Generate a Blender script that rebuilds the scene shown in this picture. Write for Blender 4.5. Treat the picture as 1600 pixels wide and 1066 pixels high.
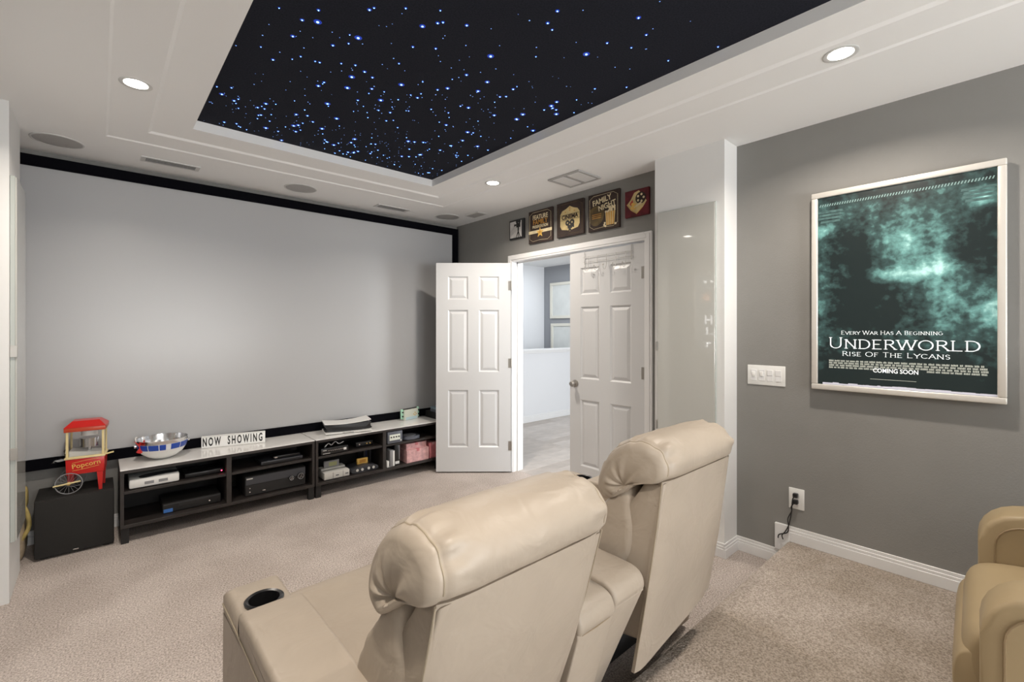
import bpy, bmesh, math, random
from mathutils import Vector, Matrix
random.seed(7)
PI = math.pi
for o in list(bpy.data.objects): bpy.data.objects.remove(o)
SC = bpy.context.scene
C = SC.collection

# ------------------------------------------------------------------ camera, world, lights, exposure
CAM_H = 1.39
cam_d = bpy.data.cameras.new('camera'); cam = bpy.data.objects.new('camera', cam_d); C.objects.link(cam)
cam.location = (0, 0, CAM_H); cam.rotation_euler = (PI/2, 0, math.radians(-41.9))
cam_d.sensor_width = 36; cam_d.lens = 719/1600*36; cam_d.shift_y = -18/1600
cam_d.clip_start = 0.05
SC.camera = cam
w = bpy.data.worlds.new('world'); SC.world = w; w.use_nodes = True
w.node_tree.nodes['Background'].inputs[0].default_value = (0.75, 0.85, 1, 1)
w.node_tree.nodes['Background'].inputs[1].default_value = 0.6
SC.view_settings.view_transform = 'Standard'; SC.view_settings.look = 'None'
SC.view_settings.gamma = 1; SC.view_settings.use_curve_mapping = False
SC.view_settings.exposure = 0.52

def area_light(name, loc, rot, sx, sy, energy, col, spread=180, shape='RECTANGLE'):
    l = bpy.data.lights.new(name, 'AREA'); l.shape = shape; l.size = sx
    if shape in ('RECTANGLE', 'ELLIPSE'): l.size_y = sy
    l.energy = energy; l.color = col; l.spread = math.radians(spread)
    o = bpy.data.objects.new(name, l); C.objects.link(o); o.location = loc; o.rotation_euler = rot
    return o
# added fill light at the made-up window in the wall behind the camera
area_light('added_rear_fill', (1.2, -3.08, 1.45), (PI/2, 0, 0), 2.5, 1.7, 20, (1.0, 0.985, 0.965))
# second added light, tilted up from there to brighten the ceiling
area_light('added_ceiling_fill', (1.2, -3.06, 1.2), (PI/2+math.radians(38), 0, 0), 2.4, 1.1, 92, (1.0, 0.99, 0.97))
# daylight in the hallway beyond the double door (window further along the hall)
area_light('hall_window_daylight', (4.6, 0.35, 1.5), (PI/2, 0, 0), 2.2, 1.7, 84, (0.95, 0.98, 1.0))
area_light('stairwell_skylight', (5.1, 5.0, 2.5), (0, 0, 0), 1.2, 1.2, 13, (0.90, 0.95, 1.0))
DOWNLIGHT_W = 13.0
DOWNLIGHT_COL = (1.0, 0.90, 0.79)

# ------------------------------------------------------------------ materials
MATS = {}
def mat(name, col, rough=0.5, metal=0.0, noise=None, bump=None, spec=None, trans=0, emit=None, estr=0, coat=0, alpha=None):
    """noise=(scale, amount[, second colour]); bump=(scale, strength, distance)"""
    if name in MATS: return MATS[name]
    m = bpy.data.materials.new(name); m.use_nodes = True
    nt = m.node_tree; b = nt.nodes['Principled BSDF']
    c4 = (*col, 1)
    b.inputs['Base Color'].default_value = c4
    b.inputs['Roughness'].default_value = rough; b.inputs['Metallic'].default_value = metal
    if spec is not None: b.inputs['Specular IOR Level'].default_value = spec
    if trans: b.inputs['Transmission Weight'].default_value = trans
    if coat: b.inputs['Coat Weight'].default_value = coat; b.inputs['Coat Roughness'].default_value = 0.05
    if emit: b.inputs['Emission Color'].default_value = (*emit, 1); b.inputs['Emission Strength'].default_value = estr
    if alpha is not None: b.inputs['Alpha'].default_value = alpha
    tc = nt.nodes.new('ShaderNodeTexCoord')
    if noise:
        n = nt.nodes.new('ShaderNodeTexNoise'); n.inputs['Scale'].default_value = noise[0]; n.inputs['Detail'].default_value = 6
        r = nt.nodes.new('ShaderNodeValToRGB')
        if len(noise) > 2: c2 = noise[2]
        else: c2 = tuple(max(0, x*(1-noise[1])) for x in col)
        r.color_ramp.elements[0].color = (*c2, 1); r.color_ramp.elements[1].color = c4
        r.color_ramp.elements[0].position = 0.35; r.color_ramp.elements[1].position = 0.65
        nt.links.new(tc.outputs['Object'], n.inputs['Vector']); nt.links.new(n.outputs['Fac'], r.inputs['Fac'])
        nt.links.new(r.outputs['Color'], b.inputs['Base Color'])
    if bump:
        n2 = nt.nodes.new('ShaderNodeTexNoise'); n2.inputs['Scale'].default_value = bump[0]; n2.inputs['Detail'].default_value = 4
        bp = nt.nodes.new('ShaderNodeBump'); bp.inputs['Strength'].default_value = bump[1]; bp.inputs['Distance'].default_value = bump[2]
        nt.links.new(tc.outputs['Object'], n2.inputs['Vector']); nt.links.new(n2.outputs['Fac'], bp.inputs['Height'])
        nt.links.new(bp.outputs['Normal'], b.inputs['Normal'])
    MATS[name] = m
    return m

def carpet_mat(name, light, dark, patch):
    m = bpy.data.materials.new(name); m.use_nodes = True; nt = m.node_tree; N = nt.nodes; L = nt.links
    b = N['Principled BSDF']; b.inputs['Roughness'].default_value = 1; b.inputs['Specular IOR Level'].default_value = 0.1
    tc = N.new('ShaderNodeTexCoord')
    n1 = N.new('ShaderNodeTexNoise'); n1.inputs['Scale'].default_value = 135; n1.inputs['Detail'].default_value = 6; n1.inputs['Roughness'].default_value = 0.68
    r1 = N.new('ShaderNodeValToRGB'); e = r1.color_ramp.elements
    e[0].color = (*dark, 1); e[0].position = 0.38; e[1].color = (*light, 1); e[1].position = 0.60
    n2 = N.new('ShaderNodeTexNoise'); n2.inputs['Scale'].default_value = 2.6; n2.inputs['Detail'].default_value = 4
    r2 = N.new('ShaderNodeValToRGB'); r2.color_ramp.elements[0].position = 0.4; r2.color_ramp.elements[1].position = 0.62
    r2.color_ramp.elements[0].color = (*patch, 1); r2.color_ramp.elements[1].color = (1, 1, 1, 1)
    mx = N.new('ShaderNodeMix'); mx.data_type = 'RGBA'; mx.blend_type = 'MULTIPLY'; mx.inputs['Factor'].default_value = 1
    L.new(tc.outputs['Object'], n1.inputs['Vector']); L.new(tc.outputs['Object'], n2.inputs['Vector'])
    L.new(n1.outputs['Fac'], r1.inputs['Fac']); L.new(n2.outputs['Fac'], r2.inputs['Fac'])
    L.new(r1.outputs['Color'], mx.inputs['A']); L.new(r2.outputs['Color'], mx.inputs['B']); L.new(mx.outputs['Result'], b.inputs['Base Color'])
    bp = N.new('ShaderNodeBump'); bp.inputs['Strength'].default_value = 0.9; bp.inputs['Distance'].default_value = 0.006
    n3 = N.new('ShaderNodeTexNoise'); n3.inputs['Scale'].default_value = 120; n3.inputs['Detail'].default_value = 3
    L.new(tc.outputs['Object'], n3.inputs['Vector']); L.new(n3.outputs['Fac'], bp.inputs['Height']); L.new(bp.outputs['Normal'], b.inputs['Normal'])
    MATS[name] = m
    return m

M_CARPET = carpet_mat('carpet_beige', (0.68, 0.605, 0.56), (0.30, 0.26, 0.235), (0.86, 0.85, 0.84))
M_CARPET2 = carpet_mat('carpet_beige_shaded', (0.54, 0.475, 0.425), (0.27, 0.23, 0.195), (0.74, 0.72, 0.68))  # same beige carpet, dimmer platform light put into the colour, browner patches
M_CEIL = mat('ceiling_white', (0.86, 0.86, 0.855), 0.9, bump=(180, 0.12, 0.002))
M_WHITEWALL = mat('white_wall_paint', (0.74, 0.74, 0.73), 0.8, bump=(160, 0.12, 0.002))
M_GREY = mat('grey_wall_paint', (0.245, 0.24, 0.228), 0.75, noise=(3, 0.06), bump=(150, 0.25, 0.003))
M_TRIM = mat('white_trim_gloss', (0.76, 0.76, 0.76), 0.35)
M_DOOR = mat('white_door_paint', (0.61, 0.615, 0.62), 0.35)
M_SCREEN = mat('screen_fabric_grey', (0.45, 0.455, 0.465), 0.30, spec=0.4, bump=(900, 0.05, 0.0005))
M_BLACKVELVET = mat('black_velvet', (0.004, 0.004, 0.006), 0.95, spec=0.05)
M_STARPANEL = mat('black_star_fabric', (0.022, 0.024, 0.034), 0.95, spec=0.1, noise=(140, 0.3))
M_STAR = mat('star_tip_white', (0.5, 0.7, 1), 0.4, emit=(0.16, 0.42, 1.0), estr=4)
M_STARB = mat('star_glow_blue', (0.0, 0.02, 0.2), 0.4, emit=(0.0, 0.05, 0.70), estr=0.32)  # emissive blue for the painted halo round a star
M_LENS = mat('downlight_lens', (1, 1, 1), 0.4, emit=(1.0, 0.93, 0.82), estr=14)
M_METALG = mat('speaker_grille_white', (0.50, 0.49, 0.48), 0.7, noise=(700, 0.35), bump=(900, 0.4, 0.001))
M_VENT = mat('vent_white', (0.62, 0.62, 0.61), 0.5)
M_VENTDARK = mat('vent_shadow_grey', (0.06, 0.06, 0.06), 0.8)
M_GLASS = mat('back_painted_glass', (0.50, 0.50, 0.47), 0.03, spec=0.75)
M_GLASSEDGE = mat('glass_panel_edge', (0.42, 0.45, 0.43), 0.25)
M_LEATHER = mat('cream_leather', (0.415, 0.352, 0.284), 0.45, spec=0.4, noise=(5, 0.07), bump=(300, 0.10, 0.001))
def soft_creases(m, scale, strength, dist):
    nt = m.node_tree; b = nt.nodes['Principled BSDF']; old = b.inputs['Normal'].links[0].from_socket
    tc = nt.nodes.new('ShaderNodeTexCoord'); n = nt.nodes.new('ShaderNodeTexNoise'); n.inputs['Scale'].default_value = scale; n.inputs['Detail'].default_value = 3; n.inputs['Distortion'].default_value = 0.8
    bp = nt.nodes.new('ShaderNodeBump'); bp.inputs['Strength'].default_value = strength; bp.inputs['Distance'].default_value = dist
    nt.links.new(tc.outputs['Object'], n.inputs['Vector']); nt.links.new(n.outputs['Fac'], bp.inputs['Height']); nt.links.new(old, bp.inputs['Normal']); nt.links.new(bp.outputs['Normal'], b.inputs['Normal'])
soft_creases(M_LEATHER, 9, 0.35, 0.02)
M_LEATHER2 = mat('cream_leather_warm_light', (0.36, 0.275, 0.16), 0.47, spec=0.4, noise=(5, 0.08), bump=(300, 0.10, 0.001))  # cream leather with the downlight's warm cast put into its colour
M_SEAM = mat('leather_seam', (0.34, 0.285, 0.21), 0.5)
M_PIPING = mat('leather_piping_brown', (0.25, 0.18, 0.10), 0.5)
M_BLACKPL = mat('black_plastic', (0.012, 0.012, 0.013), 0.3)
M_BLACKMAT = mat('black_matte', (0.014, 0.013, 0.013), 0.75)
M_SUB = mat('black_ash_vinyl', (0.016, 0.015, 0.014), 0.7, noise=(120, 0.4))
M_CLOTHBLK = mat('black_grille_cloth', (0.02, 0.019, 0.018), 0.95, bump=(500, 0.3, 0.001))
M_WOOD = mat('black_brown_wood', (0.032, 0.026, 0.024), 0.5, noise=(14, 0.35))
M_WOODIN = mat('black_brown_interior', (0.008, 0.007, 0.007), 0.6)
M_WHITEGLASS = mat('white_glass_top', (0.84, 0.83, 0.81), 0.06, spec=0.6, noise=(9, 0.06))
M_NICKEL = mat('satin_nickel', (0.40, 0.38, 0.35), 0.35, metal=0.7)
M_STEEL = mat('polished_steel', (0.75, 0.75, 0.76), 0.18, metal=1)
M_CHROME = mat('chrome', (0.8, 0.8, 0.8), 0.08, metal=1)
M_WHITEPL = mat('white_plastic', (0.78, 0.78, 0.76), 0.35)
M_WHITEWIRE = mat('white_wire', (0.46, 0.45, 0.43), 0.4)
M_BLUE = mat('blue_enamel', (0.01, 0.06, 0.38), 0.3)
M_RED = mat('red_plastic', (0.55, 0.015, 0.012), 0.3)
M_REDDK = mat('dark_red_plastic', (0.32, 0.008, 0.008), 0.35)
M_CREAM = mat('cream_plastic', (0.75, 0.62, 0.32), 0.4)
M_GOLD = mat('gold_print', (0.72, 0.45, 0.10), 0.5)
M_CLEAR = mat('clear_acrylic', (1, 1, 1), 0.03, trans=1.0)
MATS['clear_acrylic'].node_tree.nodes['Principled BSDF'].inputs['IOR'].default_value = 1.08
M_GREYPL = mat('light_grey_plastic', (0.55, 0.54, 0.51), 0.5)
M_GREYPL2 = mat('mid_grey_plastic', (0.25, 0.25, 0.26), 0.5)
M_DKGREYPL = mat('charcoal_plastic', (0.045, 0.047, 0.055), 0.4)
M_SLATE = mat('slate_plastic', (0.10, 0.11, 0.135), 0.4)
M_PINK = mat('pale_pink_card', (0.72, 0.42, 0.42), 0.7, noise=(30, 0.3))
M_PINK2 = mat('rose_card', (0.62, 0.20, 0.22), 0.7, noise=(30, 0.25))
M_MINT = mat('mint_plastic', (0.42, 0.72, 0.55), 0.4)
M_MINTLT = mat('pale_mint_plastic', (0.72, 0.76, 0.68), 0.4)
M_SKYPL = mat('pale_sky_plastic', (0.55, 0.72, 0.78), 0.4)
M_YELLOW = mat('yellow_canvas', (0.58, 0.45, 0.16), 0.85, noise=(25, 0.3))
M_TAN = mat('tan_canvas', (0.48, 0.38, 0.26), 0.9, noise=(25, 0.3))
M_LEDRED = mat('red_led', (1, 0.1, 0.15), 0.3, emit=(1, 0.05, 0.12), estr=5)
M_BLUESTK = mat('blue_sticker', (0.05, 0.17, 0.5), 0.4)
M_ALU = mat('champagne_aluminium', (0.72, 0.69, 0.64), 0.35, metal=0.35)
M_LIGHTBOX = mat('lightbox_white', (0.82, 0.82, 0.80), 0.35, emit=(1, 1, 0.98), estr=0.05)
M_INK = mat('black_ink', (0.008, 0.008, 0.008), 0.6)
M_WHITEINK = mat('white_print', (0.8, 0.82, 0.82), 0.5, emit=(0.9, 0.95, 0.95), estr=0.32)
M_PALEINK = mat('pale_print', (0.6, 0.62, 0.55), 0.5, emit=(0.8, 0.85, 0.72), estr=0.16)
M_CANVASBR = mat('canvas_dark_brown', (0.045, 0.026, 0.02), 0.8, noise=(9, 0.5))
M_CANVASRED = mat('canvas_maroon', (0.14, 0.012, 0.02), 0.8, noise=(18, 0.5))
M_CREAMINK = mat('cream_print', (0.78, 0.66, 0.42), 0.7, noise=(18, 0.25))
M_ORANGEINK = mat('amber_print', (0.62, 0.30, 0.05), 0.7, noise=(18, 0.3))
M_BADGE = mat('badge_gold_cream', (0.70, 0.55, 0.26), 0.7, noise=(12, 0.35))
M_REDINK = mat('red_print', (0.45, 0.05, 0.03), 0.7)
M_OLIVE = mat('olive_gold_haze', (0.16, 0.11, 0.035), 0.8, noise=(9, 0.5, (0.06, 0.04, 0.02)))
M_HALLWALL = mat('hall_pale_paint', (0.72, 0.73, 0.75), 0.8)
M_HALLGREY = mat('hall_grey_paint', (0.30, 0.31, 0.33), 0.8)
M_FLOORH = mat('hall_grey_oak', (0.50, 0.45, 0.41), 0.45, noise=(6, 0.2))
M_ARTPAPER = mat('pale_art_print', (0.70, 0.72, 0.70), 0.6, noise=(4, 0.1))
M_FRAMECR = mat('cream_picture_frame', (0.72, 0.70, 0.62), 0.5)
M_WINDOWFILL = mat('added_window_glow', (0.8, 0.9, 1), 0.2, emit=(0.9, 0.95, 1), estr=1.2)  # emissive panes of the added rear window

def poster_mat():
    m = bpy.data.materials.new('backlit_teal_print'); m.use_nodes = True; nt = m.node_tree; N = nt.nodes; L = nt.links
    b = N['Principled BSDF']; b.inputs['Roughness'].default_value = 0.35
    tc = N.new('ShaderNodeTexCoord'); sep = N.new('ShaderNodeSeparateXYZ'); L.new(tc.outputs['Object'], sep.inputs[0])
    def noise(scale, detail=6, dist=0.0):
        n = N.new('ShaderNodeTexNoise'); n.inputs['Scale'].default_value = scale; n.inputs['Detail'].default_value = detail
        n.inputs['Distortion'].default_value = dist; L.new(tc.outputs['Object'], n.inputs['Vector']); return n.outputs['Fac']
    def math_(op, a, b_=None):
        n = N.new('ShaderNodeMath'); n.operation = op
        for i, v in enumerate((a, b_)):
            if v is None: continue
            if isinstance(v, (int, float)): n.inputs[i].default_value = v
            else: L.new(v, n.inputs[i])
        return n.outputs[0]
    warp = math_('MULTIPLY', math_('SUBTRACT', noise(9, 5), 0.5), 1.1)
    def blob(cx, cy, rx, ry, amp):        # soft ellipse of light or dark print, edges broken up by noise
        dx = math_('DIVIDE', math_('SUBTRACT', sep.outputs['X'], cx), rx); dy = math_('DIVIDE', math_('SUBTRACT', sep.outputs['Y'], cy), ry)
        d = math_('ADD', math_('MULTIPLY', dx, dx), math_('MULTIPLY', dy, dy))
        v = math_('SUBTRACT', 1.0, math_('ADD', math_('SQRT', d), warp))
        n = N.new('ShaderNodeClamp'); L.new(v, n.inputs[0])
        return math_('MULTIPLY', n.outputs[0], amp)
    acc = math_('ADD', 0.16, math_('MULTIPLY', math_('SUBTRACT', noise(34, 10, 0.2), 0.5), 0.85))
    acc = math_('ADD', acc, math_('MULTIPLY', math_('SUBTRACT', noise(7, 4, 0.5), 0.5), 0.5))
    acc = math_('ADD', acc, math_('MULTIPLY', math_('SINE', math_('MULTIPLY', sep.outputs['X'], 52)), 0.045))  # upright stripes of the backlight tubes, painted into the print
    for a in ((0.05, 0.22, 0.22, 0.24, 0.36), (0.18, -0.02, 0.16, 0.24, 0.34), (-0.17, 0.05, 0.13, 0.38, -0.55), (0.27, 0.12, 0.10, 0.36, -0.35),
              (0.33, -0.12, 0.10, 0.16, 0.55), (0.02, 0.07, 0.30, 0.05, 0.55), (0.0, 0.50, 0.5, 0.07, -0.25), (0.30, 0.38, 0.08, 0.06, 0.5),
              (-0.31, 0.33, 0.06, 0.05, 0.45), (0.0, -0.44, 0.6, 0.20, -0.6), (-0.05, -0.12, 0.25, 0.14, -0.3)):
        acc = math_('ADD', acc, blob(*a))
    r = N.new('ShaderNodeValToRGB'); e = r.color_ramp.elements
    e[0].position = 0.0; e[0].color = (0.006, 0.011, 0.011, 1); e[1].position = 1.0; e[1].color = (0.40, 0.62, 0.58, 1)
    x = e.new(0.25); x.color = (0.022, 0.045, 0.043, 1); x = e.new(0.55); x.color = (0.09, 0.20, 0.185, 1)
    L.new(acc, r.inputs['Fac']); L.new(r.outputs['Color'], b.inputs['Base Color']); L.new(r.outputs['Color'], b.inputs['Emission Color'])
    b.inputs['Emission Strength'].default_value = 0.75
    return m
M_POSTER = poster_mat()
M_POSTER2 = mat('backlit_grey_print', (0.12, 0.13, 0.13), 0.35, noise=(6, 0.5), emit=(0.25, 0.27, 0.27), estr=0.9)

# ------------------------------------------------------------------ helpers
class MB:
    def __init__(s): s.bm = bmesh.new()
    def box(s, x0, x1, y0, y1, z0, z1, bev=0, seg=2):
        g = bmesh.ops.create_cube(s.bm, size=1)['verts']
        bmesh.ops.scale(s.bm, vec=(abs(x1-x0), abs(y1-y0), abs(z1-z0)), verts=g)
        bmesh.ops.translate(s.bm, vec=((x0+x1)/2, (y0+y1)/2, (z0+z1)/2), verts=g)
        if bev:
            ed = list({e for v in g for e in v.link_edges})
            bmesh.ops.bevel(s.bm, geom=ed, offset=bev, segments=seg, affect='EDGES', profile=0.5)
        return s
    def cyl(s, c, r, h, axis='Z', seg=24, r2=None):
        g = bmesh.ops.create_cone(s.bm, cap_ends=True, segments=seg, radius1=r, radius2=r if r2 is None else r2, depth=h)['verts']
        R = {'Z': Matrix(), 'X': Matrix.Rotation(PI/2, 4, 'Y'), 'Y': Matrix.Rotation(-PI/2, 4, 'X')}[axis]
        bmesh.ops.transform(s.bm, matrix=Matrix.Translation(c) @ R, verts=g); return s
    def sphere(s, c, r, seg=16, scale=(1, 1, 1)):
        g = bmesh.ops.create_uvsphere(s.bm, u_segments=seg, v_segments=max(6, seg//2), radius=r)['verts']
        bmesh.ops.scale(s.bm, vec=scale, verts=g); bmesh.ops.translate(s.bm, vec=c, verts=g); return s
    def torus(s, c, R, r, axis='Z', seg=28, rs=8):
        vs = []
        for i in range(seg):
            a = 2*PI*i/seg; ring = []
            for j in range(rs):
                b = 2*PI*j/rs; p = Vector(((R+r*math.cos(b))*math.cos(a), (R+r*math.cos(b))*math.sin(a), r*math.sin(b)))
                if axis == 'X': p = Vector((p.z, p.x, p.y))
                if axis == 'Y': p = Vector((p.x, p.z, p.y))
                ring.append(s.bm.verts.new(p+Vector(c)))
            vs.append(ring)
        for i in range(seg):
            for j in range(rs):
                s.bm.faces.new((vs[i][j], vs[(i+1) % seg][j], vs[(i+1) % seg][(j+1) % rs], vs[i][(j+1) % rs]))
        return s
    def lathe(s, prof, c=(0, 0, 0), seg=32, closed=False):
        rings = []
        for (r, z) in prof:
            if r < 1e-5: rings.append([s.bm.verts.new((c[0], c[1], c[2]+z))])
            else: rings.append([s.bm.verts.new((c[0]+r*math.cos(2*PI*i/seg), c[1]+r*math.sin(2*PI*i/seg), c[2]+z)) for i in range(seg)])
        pr = list(zip(rings, rings[1:]))
        if closed: pr.append((rings[-1], rings[0]))
        for a, b in pr:
            for i in range(seg):
                j = (i+1) % seg
                if len(a) == 1 and len(b) == 1: continue
                if len(a) == 1: s.bm.faces.new((a[0], b[i], b[j]))
                elif len(b) == 1: s.bm.faces.new((a[i], a[j], b[0]))
                else: s.bm.faces.new((a[i], a[j], b[j], b[i]))
        return s
    def tube(s, pts, r, seg=8, cap=True, closed=False):
        pts = [Vector(p) for p in pts]; n = len(pts); rings = []
        up = Vector((0, 0, 1)); prev = None
        for i, p in enumerate(pts):
            if closed: t = pts[(i+1) % n]-pts[i-1]
            else: t = pts[min(i+1, n-1)]-pts[max(i-1, 0)]
            t.normalize()
            if prev is None:
                a = t.cross(up)
                if a.length < 0.1: a = t.cross(Vector((1, 0, 0)))
            else: a = prev-t*prev.dot(t)
            a.normalize(); prev = a; b = t.cross(a)
            rings.append([s.bm.verts.new(p+a*r*math.cos(2*PI*k/seg)+b*r*math.sin(2*PI*k/seg)) for k in range(seg)])
        m = n if closed else n-1
        for i in range(m):
            A = rings[i]; B = rings[(i+1) % n]
            for k in range(seg): s.bm.faces.new((A[k], A[(k+1) % seg], B[(k+1) % seg], B[k]))
        if cap and not closed:
            s.bm.faces.new(rings[0][::-1]); s.bm.faces.new(rings[-1])
        return s
    def prism(s, pts, h0, h1, plane='XY', bev=0, seg=2):
        """extrude a closed outline; plane names the outline axes, h runs along the remaining axis"""
        def P(a, b, h): return {'XY': (a, b, h), 'YZ': (h, a, b), 'XZ': (a, h, b)}[plane]
        lo = [s.bm.verts.new(P(a, b, h0)) for a, b in pts]; hi = [s.bm.verts.new(P(a, b, h1)) for a, b in pts]
        f = [s.bm.faces.new(lo[::-1]), s.bm.faces.new(hi)]; n = len(pts)
        for i in range(n): f.append(s.bm.faces.new((lo[i], lo[(i+1) % n], hi[(i+1) % n], hi[i])))
        if bev:
            ed = list({e for ff in f[:2] for e in ff.edges})
            bmesh.ops.bevel(s.bm, geom=ed, offset=bev, segments=seg, affect='EDGES', profile=0.5)
        return s
    def puff(s, prof, w, nx=28, endmin=0.6, power=6.0, wr=0.0, wk=9, seed=0, cx=0.0, bulge=0.0, ends=0.16):
        """closed (y,z) outline swept along x, shrinking roundly at both ends: a stuffed cushion"""
        n = len(prof); cy = sum(p[0] for p in prof)/n; cz = sum(p[1] for p in prof)/n; rings = []
        rnd = random.Random(seed)
        ph = [rnd.uniform(0, 6.28) for _ in range(6)]
        for i in range(nx+1):
            a = -1+2*i/nx; t = math.sin(a*PI/2*0.98)/math.sin(PI/2*0.98)
            sc = max(0.0, 1-abs(t)**power)**(1/2.2); sc = endmin+(1-endmin)*sc
            if bulge: sc *= 1+bulge*(1-t*t)
            ring = []
            for k, (y, z) in enumerate(prof):
                dd = 1.0
                if wr:
                    u = 2*PI*k/n
                    m = math.exp(-((1-abs(t))/ends)**2*0.7)
                    dd += wr*m*(math.sin(wk*u+ph[0]+2*t)+0.6*math.sin((wk*1.7)*u+ph[1]))
                    dd += wr*0.25*math.sin(3*u+ph[2]+5*t)*math.sin(4*t+ph[3])
                ring.append(s.bm.verts.new((cx+t*w/2, cy+(y-cy)*sc*dd, cz+(z-cz)*sc*dd)))
            rings.append(ring)
        for A, B in zip(rings, rings[1:]):
            for k in range(n): s.bm.faces.new((A[k], A[(k+1) % n], B[(k+1) % n], B[k]))
        s.bm.faces.new(rings[0][::-1]); s.bm.faces.new(rings[-1])
        return s
    def padded(s, prof, w, r, seg=5):
        """closed (y,z) outline swept along x with evenly rounded end edges"""
        n = len(prof); ar = sum(prof[i][0]*prof[(i+1) % n][1]-prof[(i+1) % n][0]*prof[i][1] for i in range(n)); sg = 1 if ar > 0 else -1
        nor = []
        for i in range(n):
            dx = prof[(i+1) % n][0]-prof[i-1][0]; dy = prof[(i+1) % n][1]-prof[i-1][1]; L_ = math.hypot(dx, dy) or 1
            nor.append((sg*dy/L_, -sg*dx/L_))
        st = [(-w/2+r*(1-math.cos(PI/2*k/seg)), r*(1-math.sin(PI/2*k/seg))) for k in range(seg+1)]
        st = st+[(-x, d) for x, d in st[::-1]]
        R = [[s.bm.verts.new((x, p[0]-q[0]*d, p[1]-q[1]*d)) for p, q in zip(prof, nor)] for x, d in st]
        for A, B in zip(R, R[1:]):
            for k in range(n): s.bm.faces.new((A[k], A[(k+1) % n], B[(k+1) % n], B[k]))
        s.bm.faces.new(R[0][::-1]); s.bm.faces.new(R[-1])
        return s
    def quad(s, *p): s.bm.faces.new([s.bm.verts.new(q) for q in p]); return s
    def build(s, name, material, parent=None, smooth=False, angle=40):
        bmesh.ops.recalc_face_normals(s.bm, faces=s.bm.faces)
        me = bpy.data.meshes.new(name); s.bm.to_mesh(me); s.bm.free()
        me.materials.append(material)
        if smooth:
            me.polygons.foreach_set('use_smooth', [True]*len(me.polygons))
            me.set_sharp_from_angle(angle=math.radians(angle))
        o = bpy.data.objects.new(name, me); C.objects.link(o)
        if parent: o.parent = parent
        return o

def smooth_loop(pts, n=44):
    out = []; m = len(pts)
    for i in range(n):
        f = i*m/n; k = int(f); t = f-k
        p0, p1, p2, p3 = (pts[(k+j-1) % m] for j in range(4))
        out.append(tuple(0.5*((2*p1[d])+(-p0[d]+p2[d])*t+(2*p0[d]-5*p1[d]+4*p2[d]-p3[d])*t*t+(-p0[d]+3*p1[d]-3*p2[d]+p3[d])*t**3) for d in range(len(p1))))
    return out
def smooth_path(pts, n=20):
    out = []; m = len(pts)-1
    for i in range(n+1):
        f = min(i*m/n, m-1e-6); k = int(f); t = f-k
        p0, p1, p2, p3 = (pts[max(0, min(m, k+j-1))] for j in range(4))
        out.append(tuple(0.5*((2*p1[d])+(-p0[d]+p2[d])*t+(2*p0[d]-5*p1[d]+4*p2[d]-p3[d])*t*t+(-p0[d]+3*p1[d]-3*p2[d]+p3[d])*t**3) for d in range(len(p1))))
    return out
def thing(name, label, cat, loc=(0, 0, 0), rot=(0, 0, 0), group=None):
    o = bpy.data.objects.new(name, None); C.objects.link(o); o.location = loc; o.rotation_euler = rot
    o.empty_display_size = 0.05
    return tag(o, label, cat, group)
def tag(o, label=None, cat=None, group=None, kind=None):
    if label: o['label'] = label
    if cat: o['category'] = cat
    if group: o['group'] = group
    if kind: o['kind'] = kind
    return o
def struct(o, label=None): o['kind'] = 'structure'; return tag(o, label)
def copy_tree(o, parent=None):
    c = o.copy(); C.objects.link(c); c.parent = parent
    for ch in list(o.children): copy_tree(ch, c)
    return c
def RB(x0, x1, y0, y1, z0, z1, bev, name, m, parent=None, seg=3): return MB().box(x0, x1, y0, y1, z0, z1, bev, seg).build(name, m, parent, smooth=bool(bev))
def text_mesh(txt, size, name, m, parent, loc, sx=1.0, depth=0.0006, bold=0.0, align='CENTER', rotz=0, space=1.0):
    cu = bpy.data.curves.new(name, 'FONT'); cu.body = txt; cu.size = size; cu.align_x = align; cu.align_y = 'CENTER'
    cu.extrude = depth; cu.offset = bold; cu.resolution_u = 3; cu.space_character = space
    tmp = bpy.data.objects.new(name+'_tmp', cu); C.objects.link(tmp)
    bpy.context.view_layer.update()
    me = bpy.data.meshes.new_from_object(tmp.evaluated_get(bpy.context.evaluated_depsgraph_get()))
    bpy.data.objects.remove(tmp); bpy.data.curves.remove(cu)
    me.transform(Matrix.Translation(loc) @ Matrix.Rotation(rotz, 4, 'Z') @ Matrix.Diagonal((sx, 1, 1, 1)))
    me.materials.clear(); me.materials.append(m); me.name = name
    o = bpy.data.objects.new(name, me); C.objects.link(o); o.parent = parent
    return o
WALL_R = (PI/2, 0, -PI/2)   # local x runs to the viewer's right along the right wall, local y up, local z out into the room
WALL_L = (PI/2, 0, PI/2)

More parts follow.
